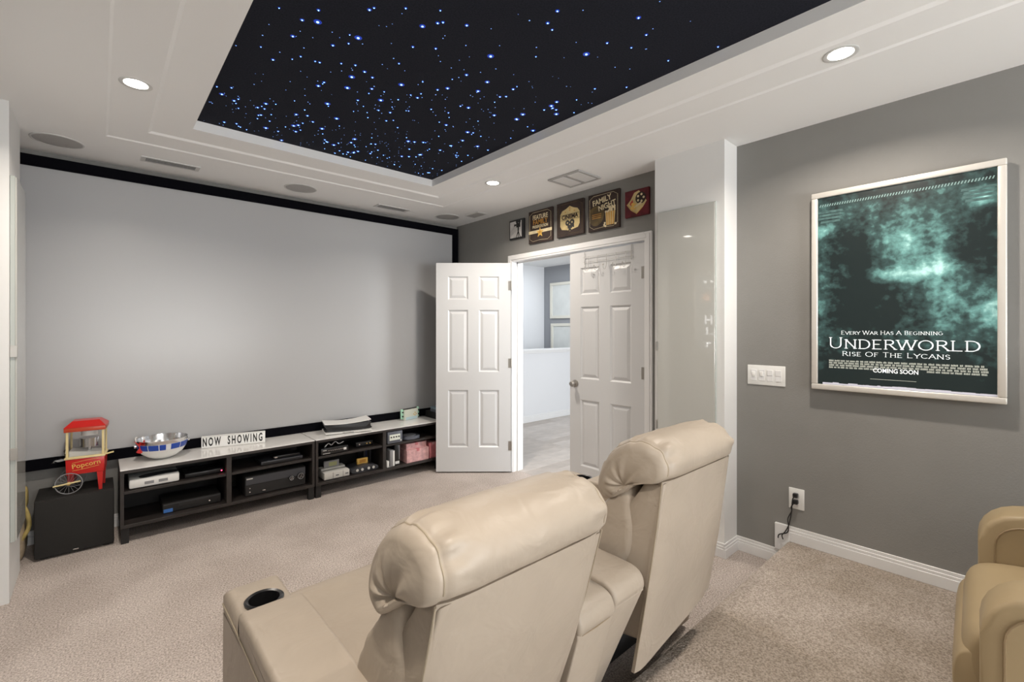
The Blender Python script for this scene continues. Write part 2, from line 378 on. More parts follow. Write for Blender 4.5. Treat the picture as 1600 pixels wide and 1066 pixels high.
# serif stroke lettering for the poster title (polyline strokes in a unit box, serif bars at free ends)
def arc(cx, cy, rx, ry, a0, a1, n=12): return [(cx+rx*math.cos(math.radians(a0+(a1-a0)*i/n)), cy+ry*math.sin(math.radians(a0+(a1-a0)*i/n))) for i in range(n+1)]
GLY = {
 'A': (0.85, [[(0, 0), (.42, 1)], [(.42, 1), (.85, 0)], [(.17, .38), (.68, .38)]]), 'B': (0.65, [[(.1, 0), (.1, 1)], [(.1, 1)]+arc(.32, .76, .24, .24, 90, -90)+[(.1, .52)], [(.1, .52)]+arc(.34, .26, .28, .26, 90, -90)+[(.1, 0)]]),
 'C': (0.85, [arc(.45, .5, .42, .5, 50, 310, 18)]), 'D': (0.85, [[(.1, 0), (.1, 1)], [(.1, 1)]+arc(.35, .5, .45, .5, 90, -90, 16)+[(.1, 0)]]),
 'E': (0.68, [[(.1, 0), (.1, 1)], [(.1, 1), (.62, 1)], [(.1, .52), (.5, .52)], [(.1, 0), (.64, 0)]]), 'F': (0.62, [[(.1, 0), (.1, 1)], [(.1, 1), (.6, 1)], [(.1, .52), (.48, .52)]]),
 'G': (0.88, [arc(.45, .5, .42, .5, 50, 330, 18)+[(.82, .45)], [(.58, .42), (.9, .42)]]), 'H': (0.85, [[(.1, 0), (.1, 1)], [(.75, 0), (.75, 1)], [(.1, .52), (.75, .52)]]),
 'I': (0.3, [[(.15, 0), (.15, 1)]]), 'L': (0.66, [[(.1, 1), (.1, 0)], [(.1, 0), (.64, 0)]]), 'M': (0.95, [[(.08, 0), (.12, 1)], [(.12, 1), (.48, .1)], [(.48, .1), (.84, 1)], [(.84, 1), (.88, 0)]]),
 'N': (0.88, [[(.1, 0), (.1, 1)], [(.1, 1), (.78, 0)], [(.78, 0), (.78, 1)]]), 'O': (0.95, [arc(.47, .5, .44, .5, 0, 360, 24)]),
 'R': (0.75, [[(.1, 0), (.1, 1)], [(.1, 1)]+arc(.36, .76, .26, .24, 90, -90)+[(.1, .52)], [(.36, .52), (.76, 0)]]), 'S': (0.6, [[(.52, .85)]+arc(.3, .76, .22, .24, 40, 230, 10)+arc(.3, .25, .25, .25, 60, -140, 12)]),
 'T': (0.75, [[(.37, 0), (.37, 1)], [(.02, 1), (.72, 1)]]), 'U': (0.85, [[(.1, 1), (.1, .35)]+arc(.43, .35, .33, .35, 180, 360, 12)+[(.76, 1)]]), 'V': (0.85, [[(0, 1), (.43, 0)], [(.43, 0), (.85, 1)]]),
 'W': (1.2, [[(0, 1), (.3, 0)], [(.3, 0), (.6, 1)], [(.6, 1), (.9, 0)], [(.9, 0), (1.2, 1)]]), 'Y': (0.8, [[(0, 1), (.4, .5)], [(.8, 1), (.4, .5)], [(.4, .5), (.4, 0)]]), ' ': (0.45, [])}
def serif_text(words, h, wid, name, m, parent, cx, y0, z, stroke=0.1, first_big=1.0):
    """words drawn in serif capitals, first letter of each word larger, total width wid"""
    mb = MB(); x = 0; items = []
    for wi, wd in enumerate(words.split(' ')):
        for i, ch in enumerate(wd):
            k = first_big if i == 0 else 1.0
            items.append((ch, x, k)); x += (GLY[ch][0]+0.16)*k
        x += 0.5
    tot = x-0.66; sxx = wid/tot
    for ch, ox, k in items:
        for st in GLY[ch][1]:
            P = [((ox+px*k)*sxx+cx-wid/2, y0+py*h*k) for px, py in st]
            for a, b in zip(P, P[1:]):
                d = Vector((b[0]-a[0], b[1]-a[1]));
                if d.length < 1e-6: continue
                thick = stroke*h*(1.0 if abs(d.y) > abs(d.x)*0.8 else 0.6)
                nrm = Vector((-d.y, d.x)).normalized()*thick/2; e = d.normalized()*thick*0.3
                mb.quad((a[0]+nrm.x-e.x, a[1]+nrm.y-e.y, z), (b[0]+nrm.x+e.x, b[1]+nrm.y+e.y, z), (b[0]-nrm.x+e.x, b[1]-nrm.y+e.y, z), (a[0]-nrm.x-e.x, a[1]-nrm.y-e.y, z))
            for (px, py), (qx, qy) in ((P[0], P[1]), (P[-1], P[-2])) if len(st) < 20 else ():
                if abs(py-qy) > abs(px-qx)*0.5:
                    t = stroke*h*0.45; L_ = stroke*h*1.35
                    mb.quad((px-L_, py-t/2, z), (px+L_, py-t/2, z), (px+L_, py+t/2, z), (px-L_, py+t/2, z))
    return mb.build(name, m, parent)

# ------------------------------------------------------------------ the room shell
XL, XR, YF, YB, ZC = -0.52, 3.01, 4.29, -3.2, 2.55
PLY, PLZ = 0.915, 0.153            # raised rear platform: front edge and height
HX1, HY0, HY1 = 6.19, 0.3, 6.0     # hallway
DY0, DY1, DZ = 1.875, 3.335, 2.05  # double door opening in the right wall

struct(MB().box(XL-.1, XR+.06, PLY-0.3, YF+.1, -0.1, 0).build('floor', M_CARPET))
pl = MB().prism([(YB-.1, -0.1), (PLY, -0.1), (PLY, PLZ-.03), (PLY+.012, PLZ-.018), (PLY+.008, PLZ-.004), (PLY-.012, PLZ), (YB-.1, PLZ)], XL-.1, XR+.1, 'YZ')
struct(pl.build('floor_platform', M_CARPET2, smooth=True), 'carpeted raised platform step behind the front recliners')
fh = struct(MB().box(XR+.06, HX1+.1, HY0-.1, HY1+.1, -0.1, -.006).build('floor_hall', mat('plank_joint', (.22, .19, .17), .7)))
PW_, PL_ = .148, 1.04; shades = (M_FLOORH, mat('hall_pale_oak', (.54, .49, .45), .45, noise=(6, .2)), mat('hall_brown_grey_oak', (.45, .40, .36), .45, noise=(6, .2)))
plank_me = []
for k in range(3):
    o = MB().box(0.001, PL_-.001, 0.001, PW_-.001, -.006, 0, .001, 1).build('plank', shades[k], fh); plank_me.append(o)
rp_ = random.Random(4); first = [True]*3
for j in range(int((4.96-HY0)/PW_)+1):
    xx = XR+.062
    for q in range(3):
        k = rp_.randrange(3)
        if first[k]: o = plank_me[k]; first[k] = False
        else: o = bpy.data.objects.new('plank', plank_me[k].data); C.objects.link(o); o.parent = fh
        o.location = (xx+q*PL_, HY0+j*PW_, 0)
struct(MB().box(XL-.1, XR+.12, YF, YF+.12, -.1, 2.8).build('wall_front', M_GREY))
struct(MB().box(XL-.1, XL, YB-.1, YF, -.1, 2.8).build('wall_left', M_GREY))
mb = MB()
mb.box(XR, XR+.12, YB-.1, DY0, -.1, 2.8).box(XR, XR+.12, DY1, YF, -.1, 2.8).box(XR, XR+.12, DY0, DY1, DZ+.02, 2.8)
struct(mb.build('wall_right', M_GREY))
# rear wall with a wide unseen window, added to light the room
WX0, WX1, WZ0, WZ1 = -0.05, 2.45, 0.6, 2.3
mb = MB(); mb.box(XL-.1, WX0, YB-.12, YB, -.1, 2.8).box(WX1, XR+.12, YB-.12, YB, -.1, 2.8).box(WX0, WX1, YB-.12, YB, -.1, WZ0).box(WX0, WX1, YB-.12, YB, WZ1, 2.8)
struct(mb.build('wall_rear', M_GREY))
wn = struct(MB().box(WX0, WX1, YB-.06, YB+.02, WZ0, WZ0+.05).box(WX0, WX1, YB-.06, YB+.02, WZ1-.05, WZ1).box(WX0, WX0+.05, YB-.06, YB+.02, WZ0+.05, WZ1-.05).box(WX1-.05, WX1, YB-.06, YB+.02, WZ0+.05, WZ1-.05).build('added_window_1', M_TRIM))
for i in range(3):
    a = WX0+.05+i*(WX1-WX0-.1)/3
    MB().box(a+.012, a+(WX1-WX0-.1)/3-.012, YB-.035, YB-.03, WZ0+.05, WZ1-.05).build('pane', M_WINDOWFILL, wn)
    if i: MB().box(a-.012, a+.012, YB-.05, YB, WZ0+.05, WZ1-.05).build('added_window_mullion', M_TRIM, wn)

# stepped tray ceiling: concentric rims, each a little higher
T1 = (0.03, 2.43, -1.75, 3.68); T2 = (0.215, 2.245, -1.56, 3.475); T3 = (0.41, 2.04, -1.37, 3.26)
Z1, Z2, Z3 = ZC+.007, ZC+.017, ZC+.072
mb = MB()
def rim(outer, inner, z):
    ox0, ox1, oy0, oy1 = outer; ix0, ix1, iy0, iy1 = inner
    o = [(ox0, oy0, z), (ox1, oy0, z), (ox1, oy1, z), (ox0, oy1, z)]; i_ = [(ix0, iy0, z), (ix1, iy0, z), (ix1, iy1, z), (ix0, iy1, z)]
    for k in range(4): mb.quad(o[k], i_[k], i_[(k+1) % 4], o[(k+1) % 4])
def inset(r, d): return (r[0]+d, r[1]-d, r[2]+d, r[3]-d)
def riser(r, z0, z1, d=0.0):
    def cn(q): x0, x1, y0, y1 = q; return [(x0, y0), (x1, y0), (x1, y1), (x0, y1)]
    c = cn(r); e = cn(inset(r, d))
    for k in range(4): mb.quad((*c[k], z0), (*c[(k+1) % 4], z0), (*e[(k+1) % 4], z1), (*e[k], z1))
rim((XL-.1, XR+.1, YB-.1, YF+.1), T1, ZC); riser(T1, ZC, Z1, .010); rim(inset(T1, .010), T2, Z1); riser(T2, Z1, Z2, .016); rim(inset(T2, .016), T3, Z2); riser(T3, Z2, Z3+.02)
bmesh.ops.remove_doubles(mb.bm, verts=mb.bm.verts, dist=1e-4)
mb.quad((XL-.1, YB-.1, 2.8), (XR+.1, YB-.1, 2.8), (XR+.1, YF+.1, 2.8), (XL-.1, YF+.1, 2.8))
struct(mb.build('ceiling', M_CEIL))

# star panel inside the tray
sp = thing('star_ceiling_panel', 'black ceiling panel with glowing blue fibre optic stars in the tray', 'star panel', (0, 0, Z3))
MB().box(T3[0]+.001, T3[1]-.001, T3[2]+.001, T3[3]-.001, 0, .015).build('panel', M_STARPANEL, sp)
star_me = None
def star_mesh():
    m = MB().lathe([(0.0046, -.001), (0.0038, -.0026), (0, -.0038)], seg=8)
    return m.build('star', M_STAR, sp)
rs = random.Random(11)
def star_pos():
    while True:
        x = rs.uniform(T3[0]+.03, T3[1]-.03); y = rs.uniform(T3[2]+.03, T3[3]-.03)
        dens = 0.16+0.84*max(0, min(1, (y-0.9)/2.1))**1.2
        dens *= 0.55+0.45*(1-abs((x-1.1)/0.95)**2)
        if rs.random() < dens: return x, y
s0 = star_mesh(); me0 = s0.data
col0 = MB().lathe([(0.0125, 0), (0.0105, -.0008), (0.0046, -.0012)], seg=10).build('star_glow', M_STARB, s0); cme = col0.data  # disc round each fibre tip stands in for its blue glow
for i in range(290):
    x, y = star_pos()
    k = rs.choice((0.4, 0.5, 0.5, 0.6, 0.7, 0.8, 1.0, 1.25))
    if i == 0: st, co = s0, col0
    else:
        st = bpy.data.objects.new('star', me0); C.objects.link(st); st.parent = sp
        co = bpy.data.objects.new('star_glow', cme); C.objects.link(co); co.parent = st
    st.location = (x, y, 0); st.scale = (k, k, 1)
mb = MB()
for i in range(460):
    x, y = star_pos(); r = rs.uniform(0.0013, 0.0026); a = rs.random()
    mb.quad((x-r, y-r, -.0006), (x+r, y-r, -.0006), (x+r, y+r, -.0006), (x-r, y+r, -.0006))
tag(mb.build('faint_star_points', mat('faint_star_blue', (0.1, 0.2, 0.6), 0.4, emit=(0.18, 0.36, 0.9), estr=1.3), sp), kind='stuff')

# columns
struct(MB().box(XL, -0.34, 3.44, 3.87, 0, ZC).build('wall_left_column', M_WHITEWALL))
struct(MB().box(2.83, XR, 1.22, 1.69, 0, ZC).build('wall_right_column', M_WHITEWALL))

# baseboards: a stepped profile run along straight segments
def baseboard(name, segs, z0, h=0.088, parent=None):
    mb = MB()
    for (x0, y0, x1, y1, nx, ny) in segs:        # n points into the room
        for (t, a, b) in ((0.014, 0, .62), (0.011, .62, .80), (0.007, .80, 1.0)):
            mb.box(min(x0, x1, x0+nx*t, x1+nx*t), max(x0, x1, x0+nx*t, x1+nx*t), min(y0, y1, y0+ny*t, y1+ny*t), max(y0, y1, y0+ny*t, y1+ny*t), z0+h*a, z0+h*b, 0.0015, 1)
    return struct(mb.build(name, M_TRIM))
baseboard('baseboard_right', [(XR, PLY+.015, XR, 1.22, -1, 0), (2.816, 1.22, XR, 1.22, 0, -1), (2.83, 1.22, 2.83, 1.69, -1, 0), (XR, 3.40, XR, YF, -1, 0)], 0)
baseboard('baseboard_platform', [(XR, YB, XR, 0.925, -1, 0)], PLZ)
struct(MB().box(XR-.017, XR, PLY+.002, 0.995, 0.088, PLZ+.09, .002, 1).build('trim_step_end', M_TRIM))
baseboard('baseboard_front', [(XL, YF, XR, YF, 0, -1)], 0)

# ------------------------------------------------------------------ hallway beyond the door
hw = struct(MB().box(XR+.12, HX1, 4.96, 5.08, 0, 1.06).build('wall_hall_half', M_HALLWALL))
MB().box(XR+.12, HX1, 4.93, 5.11, 1.06, 1.09, .004).box(XR+.12, HX1, 4.945, 4.96, 1.03, 1.06, .002).build('wall_cap', M_TRIM, hw)
baseboard('baseboard_hall', [(XR+.12, 4.96, HX1, 4.96, 0, -1)], 0, 0.10)
struct(MB().box(XR+.12, HX1+.1, HY1, HY1+.1, -.1, 2.8).build('wall_hall_far', M_HALLWALL))
struct(MB().box(HX1, HX1+.1, HY0, HY1, -.1, 2.8).build('wall_hall_grey', M_HALLGREY))
struct(MB().box(XR+.12, HX1+.1, HY0-.1, HY0, -.1, 2.8).build('wall_hall_near', M_HALLWALL))
struct(MB().box(XR+.12, HX1+.1, HY0-.1, HY1+.1, ZC, ZC+.1).build('ceiling_hall', M_CEIL))
struct(MB().box(XR+.115, XR+.12, YF, HY1, -.1, 2.8).build('wall_hall_side', M_HALLWALL))

def picture(name, label, cy, z0, z1, wd):
    t = thing(name, label, 'picture', (HX1-.001, cy, (z0+z1)/2), WALL_R, 'framed prints in the stairwell')
    h = (z1-z0)/2; w_ = wd/2
    m = MB()
    for a in ((-w_, w_, h-.05, h), (-w_, w_, -h, -h+.05), (-w_, -w_+.05, -h+.05, h-.05), (w_-.05, w_, -h+.05, h-.05)): m.box(a[0], a[1], a[2], a[3], 0, .03, .004)
    m.build('frame', M_FRAMECR, t); MB().box(-w_+.05, w_-.05, -h+.05, h-.05, .005, .015).build('print', M_ARTPAPER, t)
picture('framed_print', 'cream framed pale print on the grey stairwell wall, upper one', 5.35, 1.59, 2.24, 0.95)
picture('framed_print', 'cream framed pale print on the grey stairwell wall, lower one just above the half wall', 5.33, 0.85, 1.50, 0.95)
hl = thing('hall_ceiling_light', 'thin round flush light on the hallway ceiling seen through the doorway', 'light', (4.75, 4.85, ZC))
MB().lathe([(0, 0), (.15, 0), (.15, -.02), (.13, -.032), (0, -.034)], seg=32).build('disc', M_VENT, hl, True)
MB().torus((0, 0, -.022), .14, .009).build('rim', M_GREYPL2, hl, True)

# ------------------------------------------------------------------ double door
def casing():
    m = MB(); w_ = .062
    for (t, a, b) in ((.018, .0, 1.0), (.023, .25, .75)):
        m.box(XR-t, XR, DY1+w_*a, DY1+w_*b, 0, DZ+w_*b, .002, 1)
        m.box(XR-t, XR, DY0-w_*b, DY0-w_*a, 0, DZ+w_*b, .002, 1)
        m.box(XR-t, XR, DY0-w_*a, DY1+w_*a, DZ+w_*a, DZ+w_*b, .002, 1)
    # jamb lining
    m.box(XR-.005, XR+.125, DY1-.004, DY1+.012, 0, DZ+.012); m.box(XR-.005, XR+.125, DY0-.012, DY0+.004, 0, DZ+.012); m.box(XR-.005, XR+.125, DY0, DY1, DZ, DZ+.015)
    m.box(XR+.045, XR+.06, DY1-.016, DY1, 0, DZ); m.box(XR+.045, XR+.06, DY0, DY1, DZ-.014, DZ)
    return struct(m.build('trim_door_casing', M_TRIM))
casing()
LW, LH, LT = 0.724, 2.02, 0.036
def leaf(name, loc, rz, label, side):
    """six-panel leaf; local x runs from the hinge, local z up from the floor gap. side=+1/-1: which face carries the hinges"""
    t = bpy.data.objects.new(name, None); C.objects.link(t); t.location = loc; t.rotation_euler = (0, 0, rz); struct(t, label)
    st, mu = .115, .105; pw = (LW-2*st-mu)/2
    rows = [(.235, .79), (.965, 1.565), (1.665, 1.89)]      # bottom, middle, top panel openings
    m = MB(); T = LT/2
    for (a, b) in ((0, st), (st+pw, st+pw+mu), (LW-st, LW)): m.box(a, b, -T, T, 0, LH)
    for (a, b) in ((0, rows[0][0]), (rows[0][1], rows[1][0]), (rows[1][1], rows[2][0]), (rows[2][1], LH)):
        m.box(st, st+pw, -T, T, a, b); m.box(st+pw+mu, LW-st, -T, T, a, b)
    m.build('leaf_frame', M_DOOR, t)
    for x0 in (st, st+pw+mu):
        for (z0, z1) in rows:
            x1 = x0+pw; m = MB()
            for s in (1, -1):
                rings = []
                for ins, dep in ((0, 0), (.012, .011), (.017, .011), (.040, .003), (.043, .003)):
                    y = s*(T-dep); rings.append([m.bm.verts.new(p) for p in ((x0+ins, y, z0+ins), (x1-ins, y, z0+ins), (x1-ins, y, z1-ins), (x0+ins, y, z1-ins))])
                for A, B in zip(rings, rings[1:]):
                    for k in range(4): m.bm.faces.new((A[k], A[(k+1) % 4], B[(k+1) % 4], B[k]))
                m.bm.faces.new(rings[-1])
            m.build('panel', M_DOOR, t)
    for z in (.25, 1.05, 1.80):
        MB().cyl((-.004, side*(T+.004), z), .006, .09, seg=10).box(-.002, .026, side*T, side*(T+.002), z-.045, z+.045).box(-.003, 0.0, -T, T, z-.045, z+.045).build('hinge', M_NICKEL, t, True)
    return t
dl = leaf('door_1', (XR-.030, DY1+.002, .014), math.radians(180-41.4), 'white six-panel door leaf swung open into the room in front of the screen', 1)
dr = leaf('door_2', (XR+.012, DY0+.004, .014), math.radians(90), 'closed white six-panel door leaf beside the right column', 1)
kn = MB().lathe([(0, -.062), (.018, -.060), (.026, -.048), (.026, -.040), (.012, -.030), (.010, -.010), (.031, -.006), (.031, 0)], seg=24)
k = kn.build('knob', M_NICKEL, dr, True); k.rotation_euler = (PI/2, 0, 0); k.location = (LW-.06, LT/2, .92)

# over-door hook rack
hr = thing('over_door_hook_rack', 'white wire hook rack hanging over the top of the closed door leaf', 'hook rack', (XR-.008, 2.213, 0), WALL_R)
for s in (-.225, .225):
    MB().tube([(s, 2.036, -.03), (s, 2.037, .0), (s, 2.03, .006), (s, 1.92, .006)], .0022, 6).build('strap', M_WHITEWIRE, hr, True)
for z in (1.985, 1.945): MB().tube([(-.24, z, .010), (.24, z, .010)], .0018, 6).build('rail', M_WHITEWIRE, hr, True)
for i in range(5):
    x = -.18+i*.09
    hk = MB().tube([(x, 1.99, .013)]+smooth_path([(x, 1.94, .013), (x, 1.90, .016), (x, 1.87, .030), (x, 1.875, .052), (x, 1.90, .056)], 12), .0018, 6)
    o = hk.build('hook', M_WHITEWIRE, hr, True)
    MB().sphere((x, 1.902, .056), .006, 8).build('hook_tip', M_WHITEWIRE, o, True)

# ------------------------------------------------------------------ projection screen
ps = thing('projection_screen', 'large grey fixed-frame projection screen with black velvet border', 'screen', (0, YF, 0))
SX0, SX1, SZ0, SZ1, FB = -0.475, 2.995, 0.482, 2.512, 0.072
MB().box(SX0+FB-.01, SX1-FB+.01, -.035, -.02, SZ0+FB-.01, SZ1-FB+.01).build('screen_fabric', M_SCREEN, ps)
MB().box(SX0, SX1, -.052, -.002, SZ1-FB, SZ1, .004).build('frame_rail', M_BLACKVELVET, ps); MB().box(SX0, SX1, -.052, -.002, SZ0, SZ0+FB, .004).build('frame_rail', M_BLACKVELVET, ps)
MB().box(SX0, SX0+FB, -.052, -.002, SZ0+FB, SZ1-FB, .004).build('frame_stile', M_BLACKVELVET, ps); MB().box(SX1-FB, SX1, -.052, -.002, SZ0+FB, SZ1-FB, .004).build('frame_stile', M_BLACKVELVET, ps)

# ------------------------------------------------------------------ ceiling fixtures
def downlight(x, y, label):
    t = thing('recessed_downlight', label, 'downlight', (x, y, Z1), group='recessed ceiling downlights')
    MB().lathe([(.046, -.001), (.060, -.004), (.064, -.002), (.064, .002), (.046, .002)], seg=32, closed=True).build('trim_ring', M_VENT, t, True)
    MB().lathe([(0, -.0035), (.035, -.003), (.047, -.001)], seg=28).build('lens', M_LENS, t, True)
    l = area_light('downlight_lamp', (0, 0, -.012), (0, 0, 0), .09, .09, DOWNLIGHT_W, DOWNLIGHT_COL, 150, 'DISK'); l.parent = t
downlight(0.13, 2.82, 'lit round downlight in the left side of the tray ceiling')
downlight(2.335, 2.83, 'lit round downlight above the row of canvas signs')
downlight(2.335, 0.52, 'lit round downlight nearest the large framed poster')
downlight(0.13, 0.52, 'lit round downlight in the left tray border, over the seats nearest the step')
def ceil_speaker(x, label):
    t = thing('ceiling_speaker', label, 'speaker', (x, 3.97, ZC), group='round in-ceiling speakers')
    MB().lathe([(.112, 0), (.114, -.005), (.122, -.004), (.124, 0)], seg=40).build('rim', M_VENT, t, True)
    MB().lathe([(0, -.006), (.08, -.005), (.113, -.003)], seg=40).build('grille', M_METALG, t, True)
ceil_speaker(-0.19, 'round grey ceiling speaker above the left end of the screen'); ceil_speaker(1.232, 'round grey ceiling speaker above the middle of the screen'); ceil_speaker(2.67, 'round grey ceiling speaker above the right end of the screen')
def louvre(x, y, label):
    t = thing('ceiling_vent', label, 'vent', (x, y, ZC), group='slot ceiling vents')
    W, D = .165, .055
    MB().box(-W, W, -D, -D+.014, -.006, 0).box(-W, W, D-.014, D, -.006, 0).box(-W, -W+.025, -D+.014, D-.014, -.006, 0).box(W-.025, W, -D+.014, D-.014, -.006, 0).build('frame', M_VENT, t)
    MB().box(-W+.025, W-.025, -D+.014, D-.014, -.0015, 0).build('backing', M_VENTDARK, t)
    for i in range(5):
        yy = -D+.024+i*.0155
        s_ = MB().box(-W+.025, W-.025, -.0035, .0035, -.0008, .0008).build('slat', M_METALG, t); s_.location = (0, yy, -.005); s_.rotation_euler = (.5, 0, 0)
louvre(.375, 3.985, 'slotted white ceiling vent near the left ceiling speaker'); louvre(2.08, 4.03, 'slotted white ceiling vent near the right ceiling speaker')
t = thing('exhaust_vent', 'white rectangular two-panel ceiling vent above the canvas signs', 'vent', (2.715, 2.31, ZC))
MB().box(-.135, .135, -.155, -.135, -.012, 0, .003).box(-.135, .135, .135, .155, -.012, 0, .003).box(-.135, -.115, -.135, .135, -.012, 0, .003).box(.115, .135, -.135, .135, -.012, 0, .003).box(-.115, .115, -.012, .012, -.010, 0, .002).build('frame', M_METALG, t)
for a, b in ((-.135, -.012), (.012, .135)):
    p = MB().box(-.108, .108, a+.006, b-.006, -.011, -.002, .004).build('panel', M_TRIM, t)
MB().box(-.115, .115, -.135, .135, -.002, 0).build('backing', M_VENTDARK, t)
t = thing('ceiling_plate', 'small flat white cover plate on the ceiling in the far right corner', 'cover plate', (2.83, 3.70, ZC))
MB().box(-.065, .065, -.11, .11, -.006, 0, .003).build('plate', M_VENT, t); MB().box(-.05, .05, -.092, .092, -.0075, -.005, .002).build('inset', M_METALG, t)

# glossy glass panels on the columns
def glass_panel(name, label, loc, rot, w_, z0, z1):
    t = thing(name, label, 'panel', loc, rot, 'tall glass panels on the columns')
    MB().box(-w_/2, w_/2, z0, z1, 0, .018, .001, 1).build('backing_board', M_GLASSEDGE, t)
    MB().box(-w_/2+.004, w_/2-.004, z0+.004, z1-.004, .018, .024, .001, 1).build('glass', M_GLASS, t)
    for z in (z0+.45, z1-.9): MB().box(-w_/2-.008, -w_/2+.002, z-.03, z+.03, 0, .027, .001, 1).build('hinge', M_NICKEL, t)
glass_panel('glass_panel', 'tall pale grey glass panel on the white column beside the closed door', (2.83, 1.463, 0), WALL_R, .394, .30, 2.178)
glass_panel('glass_panel', 'tall glass panel seen edge-on on the white column at the left of the screen', (-.339, 3.65, 0), WALL_L, .38, .30, 2.178)

# ------------------------------------------------------------------ recliners
HEAD = smooth_loop([(-.548, .893), (-.574, .935), (-.562, .985), (-.512, 1.020), (-.44, 1.024), (-.365, .992), (-.305, .93), (-.270, .855), (-.274, .800), (-.325, .778), (-.39, .815), (-.46, .868)], 72)
LUMB = smooth_loop([(-.42, .86), (-.345, .815), (-.275, .74), (-.215, .65), (-.185, .56), (-.20, .485), (-.28, .46), (-.38, .50), (-.45, .68)], 48)
def back_line(v, run): return -.550+run*v**1.1          # rear face of the back from the head seam (v=0) down to the hem (v=1)
def rear_panel(bw, run, hem0, hemx, flare):
    """upholstered sheet down the rear of the back, loose and wavy at the hem"""
    m = MB(); nx, nz = 18, 22; G = []
    for s_ in (0, 1):
        g = []
        for j in range(nz+1):
            v = j/nz; row = []
            for i in range(nx+1):
                u = -1+2*i/nx
                hem = hem0+hemx*u+.03*math.sin(u*2.6+.5)
                z = .890+(hem-.890)*v
                y = back_line(v, run) - .012*(1-u**4)*math.sin(PI*min(1, v*1.25)) - .014*max(0, v-.55)*math.sin(3.2*u+.6)*2
                y += .012*abs(u)**10
                wdt = bw/2*(1.0+.015*math.sin(PI*v))
                x = u*wdt+flare*v*v*(1-u)/2
                row.append(m.bm.verts.new((x, y+(.012 if s_ else 0), z)))
            g.append(row)
        G.append(g)
    for s_ in (0, 1):
        for j in range(nz):
            for i in range(nx): m.bm.faces.new((G[s_][j][i], G[s_][j][i+1], G[s_][j+1][i+1], G[s_][j+1][i]))
    for j in range(nz):
        for i in (0, nx): m.bm.faces.new((G[0][j][i], G[0][j+1][i], G[1][j+1][i], G[1][j][i]))
    for i in range(nx):
        for j in (0, nz): m.bm.faces.new((G[0][j][i], G[0][j][i+1], G[1][j][i+1], G[1][j][i]))
    return m
def headrest(bw):
    """stuffed bolster: full in the middle, drawn in at both ends with gathers running over the end seams"""
    m = MB(); n = len(HEAD); nx = 64; cy = sum(p[0] for p in HEAD)/n; cz = sum(p[1] for p in HEAD)/n-.01; R = []
    for i in range(nx+1):
        a = -1+2*i/nx; t = math.sin(a*PI/2*.97)/math.sin(PI/2*.97); e = abs(t); row = []
        for k, (y, z) in enumerate(HEAD):
            th = math.atan2(z-cz, y-cy)
            sc = .66+.34*max(0, 1-e**7)**.5
            gm = math.exp(-((e-.80)/.11)**2)                               # gathers sit around the end seam
            crease = math.exp(-((e-.885)/.022)**2)
            w_ = 1 + .034*gm*math.sin(13*th+1.3+(2 if t > 0 else 0)) + .022*gm*math.sin(21*th+.4) - .035*crease
            w_ += .010*math.sin(2.5*th+4*t)*math.sin(5*t+1)
            row.append(m.bm.verts.new((t*(bw/2+.022), cy+(y-cy)*sc*w_, cz+(z-cz)*sc*w_-.010*e**6)))
        R.append(row)
    for A, B in zip(R, R[1:]):
        for k in range(n): m.bm.faces.new((A[k], A[(k+1) % n], B[(k+1) % n], B[k]))
    GY, GZ = -.395, .845                                     # the pleats run down to where the bolster is tucked into the back
    for side, row in ((-1, R[0]), (1, R[-1])):
        prev = row
        for f in (.92, .8, .66, .5, .34, .18, .05):
            ring = []
            for k, v in enumerate(row):
                th = math.atan2(v.co.z-GZ, v.co.y-GY)
                fold = math.sin(8*th+.6)*.6+math.sin(13*th)*.4
                x = side*(bw/2+.022+.030*(1-f)*f*1.6*(.75+.25*math.cos(th-.6)) + .0055*math.sin(PI*f)*fold - .020*(1-f)**2)
                ring.append(m.bm.verts.new((x, GY+(v.co.y-GY)*f, GZ+(v.co.z-GZ)*f)))
            for k in range(n): m.bm.faces.new((prev[k], prev[(k+1) % n], ring[(k+1) % n], ring[k]))
            prev = ring
        m.bm.faces.new(prev)
    return m, R
def cup_plate(cx, AW):
    """top of the arm front with a real round well for the cup holder"""
    m = MB(); n = 48; x0, x1, y0, y1 = cx-AW/2+.003, cx+AW/2-.003, .195, .430; c = (cx, .278)
    def edge(a, ins):
        dx, dy = math.cos(a), math.sin(a); X0, X1, Y0, Y1 = x0+ins, x1-ins, y0, y1-ins; k = 9
        if dx > 1e-6: k = min(k, (X1-c[0])/dx)
        if dx < -1e-6: k = min(k, (X0-c[0])/dx)
        if dy > 1e-6: k = min(k, (Y1-c[1])/dy)
        if dy < -1e-6: k = min(k, (Y0-c[1])/dy)
        return c[0]+dx*k, c[1]+dy*k
    A = [2*PI*i/n for i in range(n)]
    cor = [math.atan2(yy-c[1], xx-c[0]) % (2*PI) for xx in (x0, x1) for yy in (y0, y1)]
    A = sorted(A+cor); n = len(A)
    rings = []
    for r, z in ((None, .500), (0.0, .553), (.006, .568), (.016, .5745)):
        ins = 0.0 if r is None else r
        rings.append([m.bm.verts.new((*edge(a, ins), z)) for a in A])
    for rr_, z in ((.0455, .5745), (.0455, .505)): rings.append([m.bm.verts.new((c[0]+rr_*math.cos(a), c[1]+rr_*math.sin(a), z)) for a in A])
    for P, Q in zip(rings, rings[1:]):
        for k in range(n): m.bm.faces.new((P[k], P[(k+1) % n], Q[(k+1) % n], Q[k]))
    return m
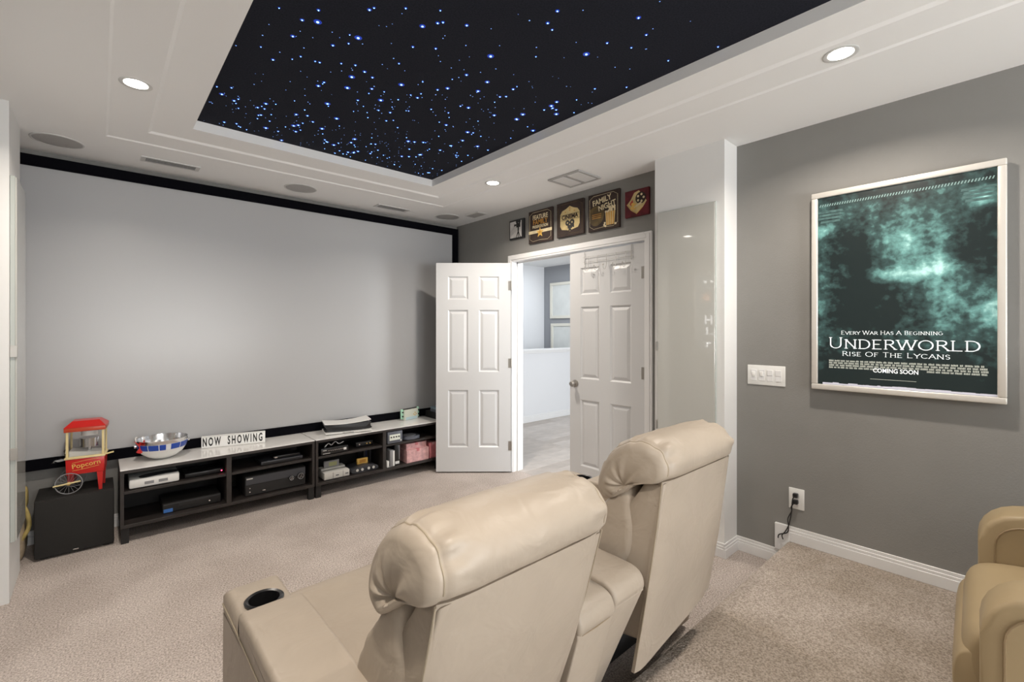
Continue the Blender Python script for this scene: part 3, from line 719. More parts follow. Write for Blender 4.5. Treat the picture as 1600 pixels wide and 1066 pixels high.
def recliner(label, loc, W=.86, AW=.165, group='cream leather theatre recliners', bx=0.0, bw=.50, run=.175, hem0=.275, hemx=0.0, flare=0.0, ars=(-.40, -.40)):
    t = thing('theatre_recliner', label, 'recliner', loc, group=group)
    sw = W-2*AW-.012
    # back shell with sloping sides
    r6 = back_line(.9, run)
    sh = MB().prism([(-.546, .886), (back_line(.5, run)+.006, .58), (r6+.008, .33), (-.30, .30), (-.30, .45), (-.345, .62), (-.425, .80), (-.47, .872)], -bw/2, bw/2, 'YZ', .016, 4).build('back_shell', M_LEATHER, t, True, 60); sh.location = (bx, 0, 0)
    rp = rear_panel(bw-.004, run, hem0, hemx, flare).build('rear_panel', M_LEATHER, t, True, 60); rp.location = (bx, 0, 0)
    for s in (-1, 1):
        MB().tube(smooth_path([(s*(bw/2+.0015)+flare*v*v*(1-s)/2, back_line(v, run)+.010, .888+(hem0+hemx*s+.02-.888)*v) for v in (0, .2, .4, .6, .8, .97)], 24), .0026, 6).build('seam', M_SEAM, rp, True)
    hm, R = headrest(bw)
    seams = []
    for i in (9, 55):
        seams.append([tuple(v.co) for v in R[i]][4:52])
    hb = hm.build('headrest', M_LEATHER, t, True, 80); hb.location = (bx, 0, 0)
    for sm in seams: MB().tube(sm, .0026, 6).build('seam', M_SEAM, hb, True)
    lc = MB().puff(LUMB, bw+.022, 48, .66, 7, .026, 8, 5, ends=.26).build('lumbar_cushion', M_LEATHER, t, True, 75); lc.location = (bx, 0, 0)
    # seat
    SEAT = smooth_loop([(-.30, .33), (-.30, .46), (-.22, .492), (0, .50), (.25, .502), (.40, .498), (.452, .465), (.455, .40), (.44, .345), (.2, .33), (0, .33)], 48)
    MB().puff(SEAT, sw, 24, .93, 12, .003, 4, 8).build('seat_cushion', M_LEATHER, t, True, 70)
    FOOT = smooth_loop([(.36, .09), (.44, .085), (.462, .12), (.468, .24), (.462, .33), (.44, .36), (.36, .35)], 30)
    MB().puff(FOOT, sw-.004, 14, .94, 12).build('footrest', M_LEATHER, t, True, 70)
    MB().box(-sw/2, sw/2, -.22, .38, .05, .33).build('base', M_BLACKMAT, t)
    # arms with storage lids and cup holders
    for s in (-1, 1):
        cx = s*(W/2-AW/2); x0, x1 = cx-AW/2+.002, cx+AW/2-.002; ar = ars[(s+1)//2]
        ab = MB().prism([(-.285, .04), (.425, .04), (.432, .30), (.431, .51), (.20, .51), (.20, .575), (ar+.010, .572), (ar+.004, .53)], x0, x1, 'YZ', .005, 2).build('arm', M_LEATHER, t, True, 50)
        cup_plate(cx, AW).build('arm_front', M_LEATHER, ab, True, 50)
        pad = smooth_loop([(.205, .556), (.208, .584), (.196, .606), (.10, .613), (-.1, .614), (ar+.10, .612), (ar+.026, .605), (ar-.002, .580), (ar-.003, .545), (ar+.03, .538), (-.2, .540), (0, .542), (.19, .545)], 60)
        pd = MB().padded(pad, AW+.003, .015).build('arm_pad', M_LEATHER, ab, True, 60); pd.location = (cx, 0, 0)
        xs = x0-.001 if s < 0 else x1+.001
        MB().tube(smooth_path([(xs, .43, .53), (xs, .20, .535), (xs, ar+.03, .525)], 16), .0022, 6).build('seam', M_SEAM, ab, True)
        ch = MB().lathe([(.053, .0), (.054, .006), (.049, .010), (.042, .007), (.040, -.05), (.036, -.055), (0, -.055)], (0, 0, 0), 32).build('cup_holder', M_BLACKPL, ab, True, 35); ch.location = (cx, .278, .5745)
        MB().tube([(cx-AW/2+.02, ar+.004, .537), (cx, ar+.002, .537), (cx+AW/2-.02, ar+.004, .537)], .0025, 6).build('seam', M_PIPING, ab, True)
    for sx in (-1, 1):
        for sy in (-.20, .36): MB().cyl((sx*(W/2-.08), sy, .02), .022, .04, seg=14).build('foot', M_BLACKPL, t, True)
    return t
r1 = recliner('cream leather recliner nearest the camera, its back filling the lower middle', (.717, 1.25, 0), .86, bx=-.022, bw=.485, run=.19, ars=(-.43, -.43))
r2 = recliner('cream leather recliner beside the raised step, nearer the white column', (1.605, 1.33, 0), .88, bx=.012, bw=.50, run=.085, hem0=.275, hemx=.025, flare=-.02, ars=(-.495, -.40))

def dense(P): return [p for a, b in zip(P, P[1:]) for p in [tuple(a[d]+(b[d]-a[d])*k/4 for d in (0, 1)) for k in range(4)]]+[P[-1]]
def rear_recliner(label, loc, W=.86, AW=.15):
    """second-row chair with tall rounded arms whose side panels are piped"""
    t = thing('rear_theatre_recliner', label, 'recliner', loc)
    bw = W-2*AW-.01
    def armprof(i): 
        p = [(-.62+i, .05+i)]+[(.30-i, .05+i)]
        p += [(.30-i, .42)]+[(.17+(.13-i)*math.cos(a), .42+(.13-i)*math.sin(a)) for a in [math.radians(x) for x in range(15, 91, 15)]]
        p += [(-.5, .55-i*.9), (-.62+i, .50-i)]
        return p
    for s in (-1, 1):
        cx = s*(W/2-AW/2)
        ab = MB().prism(armprof(0), cx-AW/2, cx+AW/2, 'YZ', .018, 3).build('arm', M_LEATHER2, t, True, 50)
        x = s*W/2
        MB().prism(armprof(.045), min(x, x+s*.004), max(x, x+s*.004), 'YZ', .002, 1).build('side_panel', M_LEATHER2, ab, True, 40)
        q = -s; xi = cx-s*AW/2
        pts = [(x+s*.003, y, z) for y, z in dense(armprof(.045)[1:-1])]
        MB().tube(pts, .0035, 6).build('piping', M_PIPING, ab, True)
        if s > 0:
            MB().prism(armprof(.045), xi-.004, xi, 'YZ', .002, 1).build('side_panel', M_LEATHER2, ab, True, 40)
            MB().tube([(xi-.003, y, z) for y, z in dense(armprof(.045)[1:-1])], .0035, 6).build('piping', M_PIPING, ab, True)
    SEAT = smooth_loop([(-.40, .18), (-.40, .36), (-.2, .375), (.0, .38), (.20, .375), (.305, .35), (.338, .29), (.33, .20), (.28, .17), (0, .165)], 44)
    MB().puff(SEAT, bw, 26, .86, 9, .006, 5, 4).build('seat_cushion', M_LEATHER2, t, True, 70)
    FOOT = smooth_loop([(.22, .05), (.32, .045), (.352, .09), (.36, .20), (.345, .27), (.30, .29), (.22, .28)], 30)
    MB().puff(FOOT, bw-.01, 18, .88, 9).build('footrest', M_LEATHER2, t, True, 70)
    MB().prism([(-.60, .08), (-.40, .08), (-.36, .45), (-.48, .93), (-.66, .93), (-.68, .5)], -bw/2, bw/2, 'YZ', .03, 3).build('back_shell', M_LEATHER2, t, True, 50)
    sh = lambda pr: [(y-.10, z) for y, z in pr]
    MB().puff(sh(HEAD), bw+.02, 34, .72, 7, .016, 11, 9, ends=.22).build('headrest', M_LEATHER2, t, True, 75)
    MB().puff(sh(LUMB), bw-.01, 26, .80, 9, .012, 8, 6).build('lumbar_cushion', M_LEATHER2, t, True, 75)
    MB().box(-bw/2, bw/2, -.40, .25, .03, .17).build('base', M_BLACKMAT, t)
    return t
rear_recliner('cream leather recliner, coloured for warm light, with rounded piped arms standing on the raised platform', (2.235, -.195, PLZ), .92, .16).rotation_euler = (0, 0, math.radians(3))

# ------------------------------------------------------------------ media consoles
def media_console(label, x0, x1):
    t = thing('media_console', label, 'media console', (x0, 3.885, 0), group='low media consoles under the screen')
    w_ = x1-x0; D = .395; T = .02
    MB().box(0, w_, 0, D, .455, .475, .001, 1).build('top', M_WOOD, t)
    MB().box(0, w_, -.002, D, .475, .481, .001, 1).build('glass_top', M_WHITEGLASS, t)
    MB().box(0, w_, 0, D, .10, .122, .001, 1).build('bottom', M_WOOD, t)
    MB().box(0, T, 0, D, .122, .455, .001, 1).build('side_panel', M_WOOD, t); MB().box(w_-T, w_, 0, D, .122, .455, .001, 1).build('side_panel', M_WOOD, t)
    MB().box(w_/2-.016, w_/2+.016, 0, D-.01, .122, .455, .001, 1).build('divider', M_WOOD, t)
    MB().box(T, w_-T, D-.01, D-.002, .122, .455).build('back_panel', M_WOODIN, t)
    for a, b in ((T, w_/2-.016), (w_/2+.016, w_-T)): MB().box(a, b, .012, D-.01, .318, .336, .001, 1).build('shelf', M_WOOD, t)
    for a in (.005, w_-.045):
        for y in (.01, D-.05): MB().prism([(a, y), (a+.04, y), (a+.04, y+.04), (a, y+.04)], 0, .10, 'XY').build('leg', M_BLACKMAT, t)
    return t
media_console('black-brown media console with white glass top, under the bowl and letter sign', .10, 1.315)
media_console('black-brown media console with white glass top, behind the open door leaf', 1.323, 2.538)
YC = 3.885; ZT, ZS, ZB = .4815, .3365, .1225   # console top, shelf and bottom surfaces

# letter light box
lb = thing('letter_light_box', 'white light box with black letters reading NOW SHOWING on the media console', 'letter sign', (.785, 4.125, ZT), (PI/2, 0, math.atan2(-.10, .41)))
MB().box(-.214, .214, 0, .092, -.03, 0, .003).build('case', M_LIGHTBOX, lb, True)
for z in (.004, .088): MB().box(-.210, .210, z-.0015, z+.0015, 0, .0015).build('rail', M_GREYPL, lb)
text_mesh('NOW', .088, 'lettering', M_INK, lb, (-.148, .046, .0012), .44, bold=.0022, space=1.4)
text_mesh('SHOWING', .088, 'lettering', M_INK, lb, (.076, .046, .0012), .44, bold=.0022, space=1.45)

# bowl with a blue banded wall
bw_ = thing('serving_bowl', 'silver and white bowl with a blue panelled band and red toy on its rim', 'bowl', (.335, 4.09, ZT))
MB().lathe([(0, .004), (.045, 0), (.055, .004), (.085, .018), (.118, .045), (.136, .075), (.1385, .078)], seg=48).build('lower_shell', M_WHITEPL, bw_, True)
MB().lathe([(.136, .075), (.143, .095), (.146, .118)], seg=48).build('blue_band', mat('white_enamel', (.72, .73, .75), .25), bw_, True)
MB().lathe([(.146, .118), (.148, .140), (.150, .143), (.146, .143), (.143, .118), (.133, .075), (.11, .042), (.05, .012), (0, .010)], seg=48).build('steel_lining', M_STEEL, bw_, True)
for i in range(14):
    if i in (3,): continue
    a0 = 2*PI*i/14+.03; a1 = a0+2*PI/14*(.92 if i % 5 else .55); m = MB(); P = []
    for j in range(6):
        a = a0+(a1-a0)*j/5; P.append([m.bm.verts.new((r*math.cos(a), r*math.sin(a), z)) for r, z in ((.1378, .078), (.1449, .097), (.1478, .117))])
    for A, B in zip(P, P[1:]):
        for k in range(2): m.bm.faces.new((A[k], B[k], B[k+1], A[k+1]))
    m.build('band_panel', M_BLUE, bw_, True)
for a in (.15, PI+.15):
    h = MB().box(.140, .162, -.014, .014, .095, .115, .004).build('handle', M_STEEL, bw_, True); h.rotation_euler = (0, 0, a)
rt = thing('red_toy', 'small red and white toy clipped on the left rim of the bowl', 'toy', (.205, 4.025, ZT+.075))
MB().prism(smooth_loop([(-.018, .0), (.0, .03), (-.03, .075), (-.012, .06), (.006, .05), (.028, .078), (.022, .03), (.012, -.01)], 24), -.006, .006, 'XZ', .001, 1).build('body', M_RED, rt, True)
MB().tube(smooth_path([(-.018, .004, .07), (-.022, .004, .095), (-.012, .004, .10)], 8), .004, 6).build('antenna', M_WHITEPL, rt, True)
MB().tube(smooth_path([(.018, .004, .07), (.024, .004, .092), (.014, .004, .10)], 8), .004, 6).build('antenna', M_WHITEPL, rt, True)

# white console lying flat: curved white shells around a black core
gc = thing('white_game_console', 'white and black game console lying flat on the media console top', 'game console', (1.655, 4.065, ZT), (0, 0, math.radians(-13)))
def shell(z0, z1, flare, y0, y1):
    m = MB(); n = 14; lo = []; hi = []
    for i in range(n+1):
        u = -1+2*i/n; xx = u*.195; dz = flare*(u*u)
        q = y0-.02*u*u; r_ = y1+.01*u*u; lo.append([(xx, q, z0+dz), (xx, r_, z0+dz)]); hi.append([(xx, q, z1+dz), (xx, r_, z1+dz)])
    for i in range(n):
        m.quad(lo[i][0], lo[i+1][0], lo[i+1][1], lo[i][1]); m.quad(hi[i][0], hi[i+1][0], hi[i+1][1], hi[i][1])
        m.quad(lo[i][0], lo[i+1][0], hi[i+1][0], hi[i][0]); m.quad(lo[i][1], lo[i+1][1], hi[i+1][1], hi[i][1])
    m.quad(lo[0][0], lo[0][1], hi[0][1], hi[0][0]); m.quad(lo[n][0], lo[n][1], hi[n][1], hi[n][0])
    bmesh.ops.remove_doubles(m.bm, verts=m.bm.verts, dist=1e-5)
    return m
shell(.004, .012, .005, -.115, .10).build('lower_shell', M_WHITEPL, gc, True, 30); 
MB().prism(smooth_loop([(-.165, .014), (.18, .016), (.186, .05), (.186, .078), (.0, .075), (-.17, .072), (-.19, .06), (-.17, .03)], 30), -.075, .09, 'XZ', .004, 2).build('core', M_BLACKPL, gc, True, 40)
u_ = shell(.076, .083, .016, -.075, .105).build('upper_shell', M_WHITEPL, gc, True, 30); u_.rotation_euler = (0, -.03, 0)
for i in range(5): MB().box(.1865, .1885, -.07+i*.032, -.05+i*.032, .03, .068).build('air_slot', M_GREYPL2, gc)
MB().box(-.10, .04, -.1165, -.113, .007, .010).build('disc_slot', M_BLACKPL, gc)
MB().box(-.10, .10, -.08, .08, 0, .010).build('foot', M_BLACKPL, gc)

# handheld on its dock
hd = thing('handheld_console_dock', 'mint and white handheld console standing in its dock on the media console', 'game console', (2.345, 4.165, ZT), (0, 0, math.radians(12)))
MB().box(-.088, .088, -.026, .026, 0, .104, .006).build('dock', M_MINTLT, hd, True)
MB().box(-.075, .075, -.0275, -.026, .002, .030, .0005, 1).build('dock_stripe', M_SKYPL, hd)
MB().box(-.086, .086, -.008, .008, .098, .113, .003).build('screen', M_BLACKPL, hd, True)
for s in (-1, 1):
    c = MB().box(s*.0885-(.03 if s < 0 else 0), s*.0885+(.03 if s > 0 else 0), -.012, .012, .012, .114, .010, 3).build('controller', M_MINT, hd, True)
    for z in (.042, .082): MB().cyl((s*.104, -.015, z), .008, .008, 'Y', 12).build('thumb_stick', M_BLACKPL, c, True)
for (x, z) in ((.03, .05), (.045, .065), (.06, .05), (.045, .038)): MB().cyl((x, -.0268, z), .006, .002, 'Y', 10).build('print_dot', M_GOLD, hd)

# devices on the shelves
def device(name, label, cat, x0, x1, y0, y1, z0, h, m, bev=.004):
    t = thing(name, label, cat, ((x0+x1)/2, y0, z0)); hw_ = (x1-x0)/2
    MB().box(-hw_, hw_, 0, y1-y0, .004, h, bev).build('body', m, t, True)
    for s in (-1, 1):
        for yy in (.03, y1-y0-.03): MB().cyl((s*(hw_-.03), yy, .002), .008, .0045, seg=10).build('foot', M_BLACKPL, t)
    return t, hw_
t, hw_ = device('flat_console', 'white flat game console on the left upper shelf of the media console', 'game console', .145, .415, 3.915, 4.17, ZS, .066, M_WHITEPL, .01)
for a, b in ((-.055, -.005), (.02, .07)): MB().box(a, b, -.0015, .001, .022, .040).build('slot', M_GREYPL2, t)
MB().prism(smooth_loop([(-.06, 0), (.04, .02), (.13, .028), (.12, .09), (.0, .10), (-.08, .06)], 20), .0665, .0675, 'XY').build('paper', mat('dark_leaflet', (.05, .05, .06), .5), t)
t, hw_ = device('slim_player', 'slim black box with a red light on the left upper shelf', 'media player', .45, .685, 3.945, 4.12, ZS, .034, M_BLACKPL)
MB().sphere((hw_-.015, -.001, .018), .0045, 8).build('power_light', M_LEDRED, t)
t, hw_ = device('disc_player', 'black disc player with a blue sticker on the left lower shelf', 'disc player', .325, .665, 3.945, 4.20, ZB, .066, M_BLACKMAT)
MB().box(-hw_+.004, -hw_+.055, -.0012, .001, .006, .030).build('sticker', M_BLUESTK, t); MB().box(-.08, .10, -.0012, .001, .036, .050).build('disc_tray', M_BLACKPL, t); MB().cyl((.10, -.002, .030), .005, .006, 'Y', 10).build('button', M_STEEL, t)
MB().box(-hw_+.004, hw_-.004, -.001, .001, .056, .060).build('trim_line', M_DKGREYPL, t)
t, hw_ = device('cable_box', 'thin dark box on the right upper shelf above the receiver', 'media player', .93, 1.235, 3.93, 4.13, ZS, .030, M_DKGREYPL)
MB().box(-hw_+.01, hw_-.02, -.001, .001, .010, .020).build('display', M_BLACKPL, t)
t, hw_ = device('small_switch_box', 'small black box with a silver badge lying on the thin dark box', 'media player', 1.02, 1.22, 3.95, 4.06, ZS+.030, .022, M_BLACKPL)
MB().box(-hw_+.01, -hw_+.03, -.001, .001, .008, .016).build('badge', M_STEEL, t)
t, hw_ = device('av_receiver', 'large black AV receiver with two round knobs on the right lower shelf', 'receiver', .82, 1.255, 3.925, 4.22, ZB, .152, M_BLACKMAT)
MB().box(-hw_+.003, hw_-.003, -.004, 0, .088, .146, .001, 1).build('upper_fascia', M_DKGREYPL, t); MB().box(-hw_+.003, hw_-.003, -.003, 0, .010, .086, .001, 1).build('lower_fascia', M_BLACKMAT, t)
for x, z, r in ((.175, .085, .026), (.105, .082, .018)):
    k = MB().cyl((x, -.012, z), r, .022, 'Y', 28).build('knob', M_BLACKPL, t, True); MB().torus((x, -.023, z), r*.85, .0018, 'Y').build('knob_ring', M_GREYPL2, k, True)
    for a in (0.5, 2.1, 3.7): MB().box(-.0012, .0012, -.0242, -.023, .002, r*.7).build('knob_mark', M_STEEL, k).matrix_local = Matrix.Translation((x, 0, z)) @ Matrix.Rotation(a, 4, 'Y')
for z in (.035, .062): MB().cyl((-hw_+.03, -.004, z), .004, .004, 'Y', 10).build('button', M_STEEL, t)
MB().box(-.10, -.08, -.004, -.003, .026, .032).build('badge', M_STEEL, t); MB().box(-hw_+.008, -hw_+.05, -.0045, -.004, .130, .138).build('maker_mark', M_GREYPL, t)
# right-hand console
t, hw_ = device('network_switch', 'black network box with a row of lights on the upper shelf', 'network switch', 1.375, 1.605, 3.91, 4.05, ZS, .056, M_BLACKPL)
for i in range(8): MB().box(-.055+i*.017, -.047+i*.017, -.001, .001, .030, .036).build('light', M_STEEL, t)
MB().box(.075, .098, -.001, .001, .020, .040).build('white_key', M_WHITEPL, t); MB().box(-.10, -.07, -.001, .001, .036, .042).build('mark', M_GREYPL, t); MB().box(-.10, -.04, -.001, .001, .010, .015).build('mark', M_GREYPL, t)
o = MB().tube(smooth_path([(1.41, 3.93, ZS+.064), (1.45, 3.95, ZS+.085), (1.47, 3.94, ZS+.072), (1.51, 3.96, ZS+.09), (1.54, 3.95, ZS+.07), (1.58, 3.95, ZS+.082)], 30), .0035, 6).build('white_cable', M_WHITEPL, None, True)
tag(o, 'loose white cable lying on the black network box', 'cable')
t, hw_ = device('small_adapter', 'small black box with gold dots at the back of the upper shelf', 'media player', 1.70, 1.86, 3.97, 4.08, ZS, .045, M_BLACKPL)
for x in (-.05, .02, .05): MB().cyl((x, -.001, .025), .006, .003, 'Y', 10).build('dot', M_GOLD if x > 0 else M_STEEL, t)
t, hw_ = device('retro_console', 'light grey retro game console with a cartridge on the lower shelf', 'game console', 1.40, 1.615, 3.905, 4.09, ZB, .062, M_GREYPL, .006)
MB().box(-hw_+.004, hw_-.004, .09, .17, .062, .078, .004).build('raised_deck', M_GREYPL, t, True)
cg = MB().box(-.075, .055, .10, .12, .078, .135, .003).build('cartridge', M_GREYPL2, t, True); MB().box(-.035, .035, .0985, .10, .088, .122).build('cartridge_label', mat('olive_label', (.35, .36, .18), .5), cg)
for a in (-.035, .050): MB().box(a-.0012, a+.0012, -.001, .001, .006, .058).build('groove', M_BLACKPL, t); 
for a in (-.012, .07): MB().box(a, a+.026, -.0012, .001, .026, .034).build('controller_port', M_DKGREYPL, t)
t = thing('dark_console', 'charcoal game console with four controller ports on the lower shelf', 'game console', (1.765, 3.92, ZB))
MB().prism(smooth_loop([(-.115, .004), (-.118, .035), (-.08, .05), (-.02, .062), (.02, .062), (.08, .050), (.118, .035), (.115, .004), (0, .003)], 36), 0, .16, 'XZ', .004, 2).build('body', M_DKGREYPL, t, True, 50)
for x in (-.075, -.03, .03, .075): MB().cyl((x, -.001, .028), .012, .006, 'Y', 16).build('controller_port', M_GREYPL, t, True)
cg = MB().box(-.05, .05, .06, .08, .058, .11, .004).build('cartridge', M_GOLD, t, True); MB().box(-.03, .03, .0585, .06, .07, .10).build('cartridge_label', M_ORANGEINK, cg)
for i, (x, h, m) in enumerate(((1.835, .165, M_DKGREYPL), (1.855, .165, M_BLUESTK), (1.874, .17, M_BLACKPL), (1.893, .165, M_DKGREYPL))):
    t = MB().box(-.008, .008, 0, .13, 0, h, .001, 1).box(-.0065, .0065, -.0008, .001, .02, h-.03).build('game_case', m if i != 1 else mat('navy_case', (.02, .03, .08), .4)); t.location = (x, 4.10, ZB)
    tag(t, ('dark upright game case, leftmost of four behind the charcoal console', 'navy blue upright game case behind the charcoal console', 'black upright game case next to the navy case', 'dark upright game case against the shelf divider')[i], 'game case', 'upright game cases on the lower shelf')
t, hw_ = device('cube_console', 'slate grey cube game console with four ports on the right upper shelf', 'game console', 1.962, 2.112, 3.886, 4.04, ZS, .112, M_SLATE, .006)
fp = MB().box(-.058, .05, -.003, 0, .032, .085, .001, 1).build('port_panel', M_MINTLT, t, True)
for x in (-.042, -.016, .010, .036): MB().cyl((x, -.004, .062), .0072, .004, 'Y', 14).build('controller_port', M_BLACKPL, fp)
MB().box(.052, .062, -.003, 0, .018, .030).build('button', M_WHITEPL, t); MB().cyl((0, .075, .113), .05, .004, seg=28).build('disc_lid', M_DKGREYPL, t, True)
t = thing('flat_round_console', 'flat rounded slate console beside the cube console', 'game console', (2.24, 3.94, ZS))
MB().prism(smooth_loop([(-.09, 0), (-.085, .10), (0, .13), (.085, .10), (.095, .02), (.04, -.035), (-.04, -.03)], 36), .003, .030, 'XY', .006, 2).build('body', M_SLATE, t, True, 50)
MB().cyl((0, .05, .032), .06, .005, seg=30).build('disc_lid', M_GREYPL2, t, True)
for s in (-.06, .06): MB().cyl((s, .05, .0015), .008, .003, seg=10).build('foot', M_BLACKPL, t)
t = MB().box(-.012, .012, 0, .05, 0, .058, .004).box(-.008, .008, -.001, .001, .012, .020).build('white_adapter', M_WHITEPL, None, True); t.location = (1.972, 3.9, ZB); tag(t, 'small white adapter standing at the divider on the lower shelf', 'adapter')
t = thing('upright_white_console', 'slim white upright console on the right lower shelf', 'game console', (2.013, 3.895, ZB)); MB().box(-.022, .022, 0, .18, .004, .150, .003).build('body', M_GREYPL2, t, True); MB().box(.006, .022, -.001, 0.0, .008, .146).build('front', M_WHITEPL, t); MB().box(-.026, .026, .01, .15, 0, .006).build('stand', M_GREYPL, t)
t = thing('upright_black_console', 'black upright box with a white label beside the slim white console', 'game console', (2.077, 3.925, ZB)); MB().box(-.026, .026, 0, .16, .004, .185, .003).build('body', M_BLACKPL, t, True); MB().box(-.02, .022, -.0015, 0.0, .010, .035).build('label_plate', M_WHITEPL, t); MB().box(.018, .025, -.001, 0, .05, .18).build('edge', M_GREYPL2, t); MB().box(-.03, .03, .01, .15, 0, .006).build('stand', M_BLACKPL, t)
def carton(label, x0, x1, y0, y1, z0, h, m, rz=0):
    t = thing('card_box', label, 'box', ((x0+x1)/2, (y0+y1)/2, z0), (0, 0, rz), 'pink card boxes on the lower shelf'); a = (x1-x0)/2; b = (y1-y0)/2
    MB().box(-a, a, -b, b, 0, h, .002, 1).build('carton', m, t); MB().box(-a, a, -b, b, h, h+.002).build('lid', m, t); MB().box(-.015, .015, -b-.0008, b, h-.02, h+.003).build('tape', M_PINK2 if m is M_PINK else M_PINK, t)
carton('large pale pink card box on the right lower shelf', 2.165, 2.405, 3.90, 4.10, ZB, .118, M_PINK)
carton('shallow pink card box lying on the large pale pink box', 2.175, 2.395, 3.93, 4.12, ZB+.120, .052, M_PINK)
carton('rose red card box at the right end of the lower shelf', 2.418, 2.508, 3.91, 4.1, ZB, .150, M_PINK2)

# subwoofers
def subwoofer(label, x0, x1, y0, y1, h):
    t = thing('subwoofer', label, 'subwoofer', ((x0+x1)/2, y0, 0)); a = (x1-x0)/2; d = y1-y0
    MB().box(-a, a, .02, d, .012, h, .004).build('cabinet', M_SUB, t, True)
    MB().box(-a+.002, a-.002, 0, .02, .014, h-.002, .006).build('grille', M_CLOTHBLK, t, True)
    MB().box(-.012, .014, -.0015, 0, .024, .031, .0005, 1).build('badge', M_STEEL, t)
    for s in (-1, 1):
        for yy in (.05, d-.05): MB().cyl((s*(a-.04), yy, .006), .02, .012, seg=14).build('foot', M_BLACKPL, t)
    return t
subwoofer('black subwoofer box with cloth front under the popcorn cart', -.29, .073, 3.935, 4.26, .358)
subwoofer('black speaker box half hidden behind the open door leaf', 2.57, 2.90, 4.0, 4.24, .535)
t = thing('plastic_case', 'blue grey translucent case on the black box behind the door leaf', 'case', (2.68, 4.06, .535)); MB().box(-.1, .1, -.05, .1, 0, .028, .004).build('base', M_SLATE, t, True); MB().box(-.098, .098, -.048, .098, .028, .05, .004).build('lid', mat('blue_grey_plastic', (.16, .22, .27), .3), t, True)

# yellow bag tucked behind the column
bg = thing('canvas_bag', 'yellow and tan canvas bag tucked between the column and the subwoofer', 'bag', (-.41, 4.10, 0))
MB().puff(smooth_loop([(-.09, .0), (-.10, .12), (-.085, .28), (-.05, .385), (0, .40), (.05, .38), (.09, .26), (.10, .1), (.09, 0), (0, 0)], 36), .155, 16, .6, 5, .03, 5, 3).build('body', M_TAN, bg, True, 70)
MB().puff(smooth_loop([(-.095, .30), (-.07, .40), (0, .435), (.07, .40), (.09, .30), (0, .29)], 30), .165, 14, .6, 5, .05, 5, 8).build('flap', M_YELLOW, bg, True, 70)
MB().tube(smooth_path([(.05, -.08, .36), (.085, -.10, .30), (.095, -.085, .2), (.06, -.08, .12)], 14), .011, 8).build('strap', M_YELLOW, bg, True)

# popcorn cart
pc = thing('popcorn_cart', 'red tabletop popcorn cart with clear windows and a spoked wheel', 'popcorn machine', (-.058, 4.075, .358), (0, 0, math.radians(-6)))
W2, D2 = .085, .075
MB().prism([(-W2-.004, .115), (W2+.004, .115), (W2+.008, .215), (-W2-.008, .215)], -D2, D2, 'XZ', .003, 2).build('body', M_RED, pc, True)
MB().box(-W2-.012, W2+.012, -D2-.006, D2+.006, .213, .226, .003).build('tray', M_CREAM, pc, True)
for sx in (-1, 1):
    for sy in (-1, 1): MB().box(sx*W2-.006, sx*W2+.006, sy*D2*.92-.006, sy*D2*.92+.006, .226, .385, .001, 1).build('post', M_CREAM, pc)
for sx in (-1, 1): MB().box(sx*W2-.0012, sx*W2+.0012, -D2*.85, D2*.85, .228, .383).build('window', M_CLEAR, pc)
for sy in (-1, 1): MB().box(-W2*.9, W2*.9, sy*D2*.92-.0012, sy*D2*.92+.0012, .228, .383).build('window', M_CLEAR, pc)
MB().box(-W2-.014, W2+.014, -D2-.01, D2+.01, .385, .412, .003).build('roof_band', mat('orange_red_plastic', (.5, .06, .02), .35), pc, True)
rf = MB(); b_ = [rf.bm.verts.new(p) for p in ((-W2-.016, -D2-.012, .412), (W2+.016, -D2-.012, .412), (W2+.016, D2+.012, .412), (-W2-.016, D2+.012, .412))]; u_ = [rf.bm.verts.new(p) for p in ((-W2+.02, -D2+.03, .448), (W2-.02, -D2+.03, .448), (W2-.02, D2-.03, .448), (-W2+.02, D2-.03, .448))]
rf.bm.faces.new(b_[::-1]); rf.bm.faces.new(u_)
for k in range(4): rf.bm.faces.new((b_[k], b_[(k+1) % 4], u_[(k+1) % 4], u_[k]))
rf.build('roof', M_RED, pc)
MB().cyl((.012, 0, .30), .048, .05, seg=28).cyl((.012, 0, .328), .050, .006, seg=28).build('kettle', M_STEEL, pc, True); MB().cyl((.012, 0, .365), .042, .034, seg=24).build('kettle_motor', M_WHITEPL, pc, True); MB().cyl((.012, 0, .25), .010, .05, seg=10).build('kettle_stem', M_STEEL, pc, True)
MB().prism([(-W2+.008, .226), (W2-.008, .226), (W2-.008, .240), (-W2+.008, .262)], -D2*.8, D2*.8, 'XZ').build('deck', M_WHITEPL, pc)
for sy in (-1, 1): MB().prism([(W2-.030, .115), (W2, .115), (W2-.004, 0), (W2-.020, 0)], sy*D2-.008*(sy > 0), sy*D2+.008*(sy < 0), 'XZ').build('leg', M_RED, pc)
for sy in (-1, 1):
    wh = MB().torus((-.075, sy*(D2+.010), .066), .063, .0028, 'Y', 32, 6).build('wheel', M_GREYPL2, pc, True)
    MB().cyl((-.075, sy*(D2+.010), .066), .010, .012, 'Y', 14).build('hub', M_GOLD, wh, True)
    m = MB()
    for i in range(8):
        a = PI*i/8; m.tube([(-.075-.062*math.cos(a), sy*(D2+.010), .066-.062*math.sin(a)), (-.075+.062*math.cos(a), sy*(D2+.010), .066+.062*math.sin(a))], .0009, 5)
    m.build('spokes', M_GREYPL2, wh)
MB().cyl((-.075, 0, .066), .005, 2*D2+.03, 'Y', 10).build('axle', M_STEEL, pc); MB().box(-.085, -.055, -.06, .06, .06, .117).build('axle_block', M_REDDK, pc)
MB().tube([(-.145, -D2-.018, .060), (-.02, -D2-.018, .075)], .005, 8).build('pull_bar', M_CREAM, pc, True)
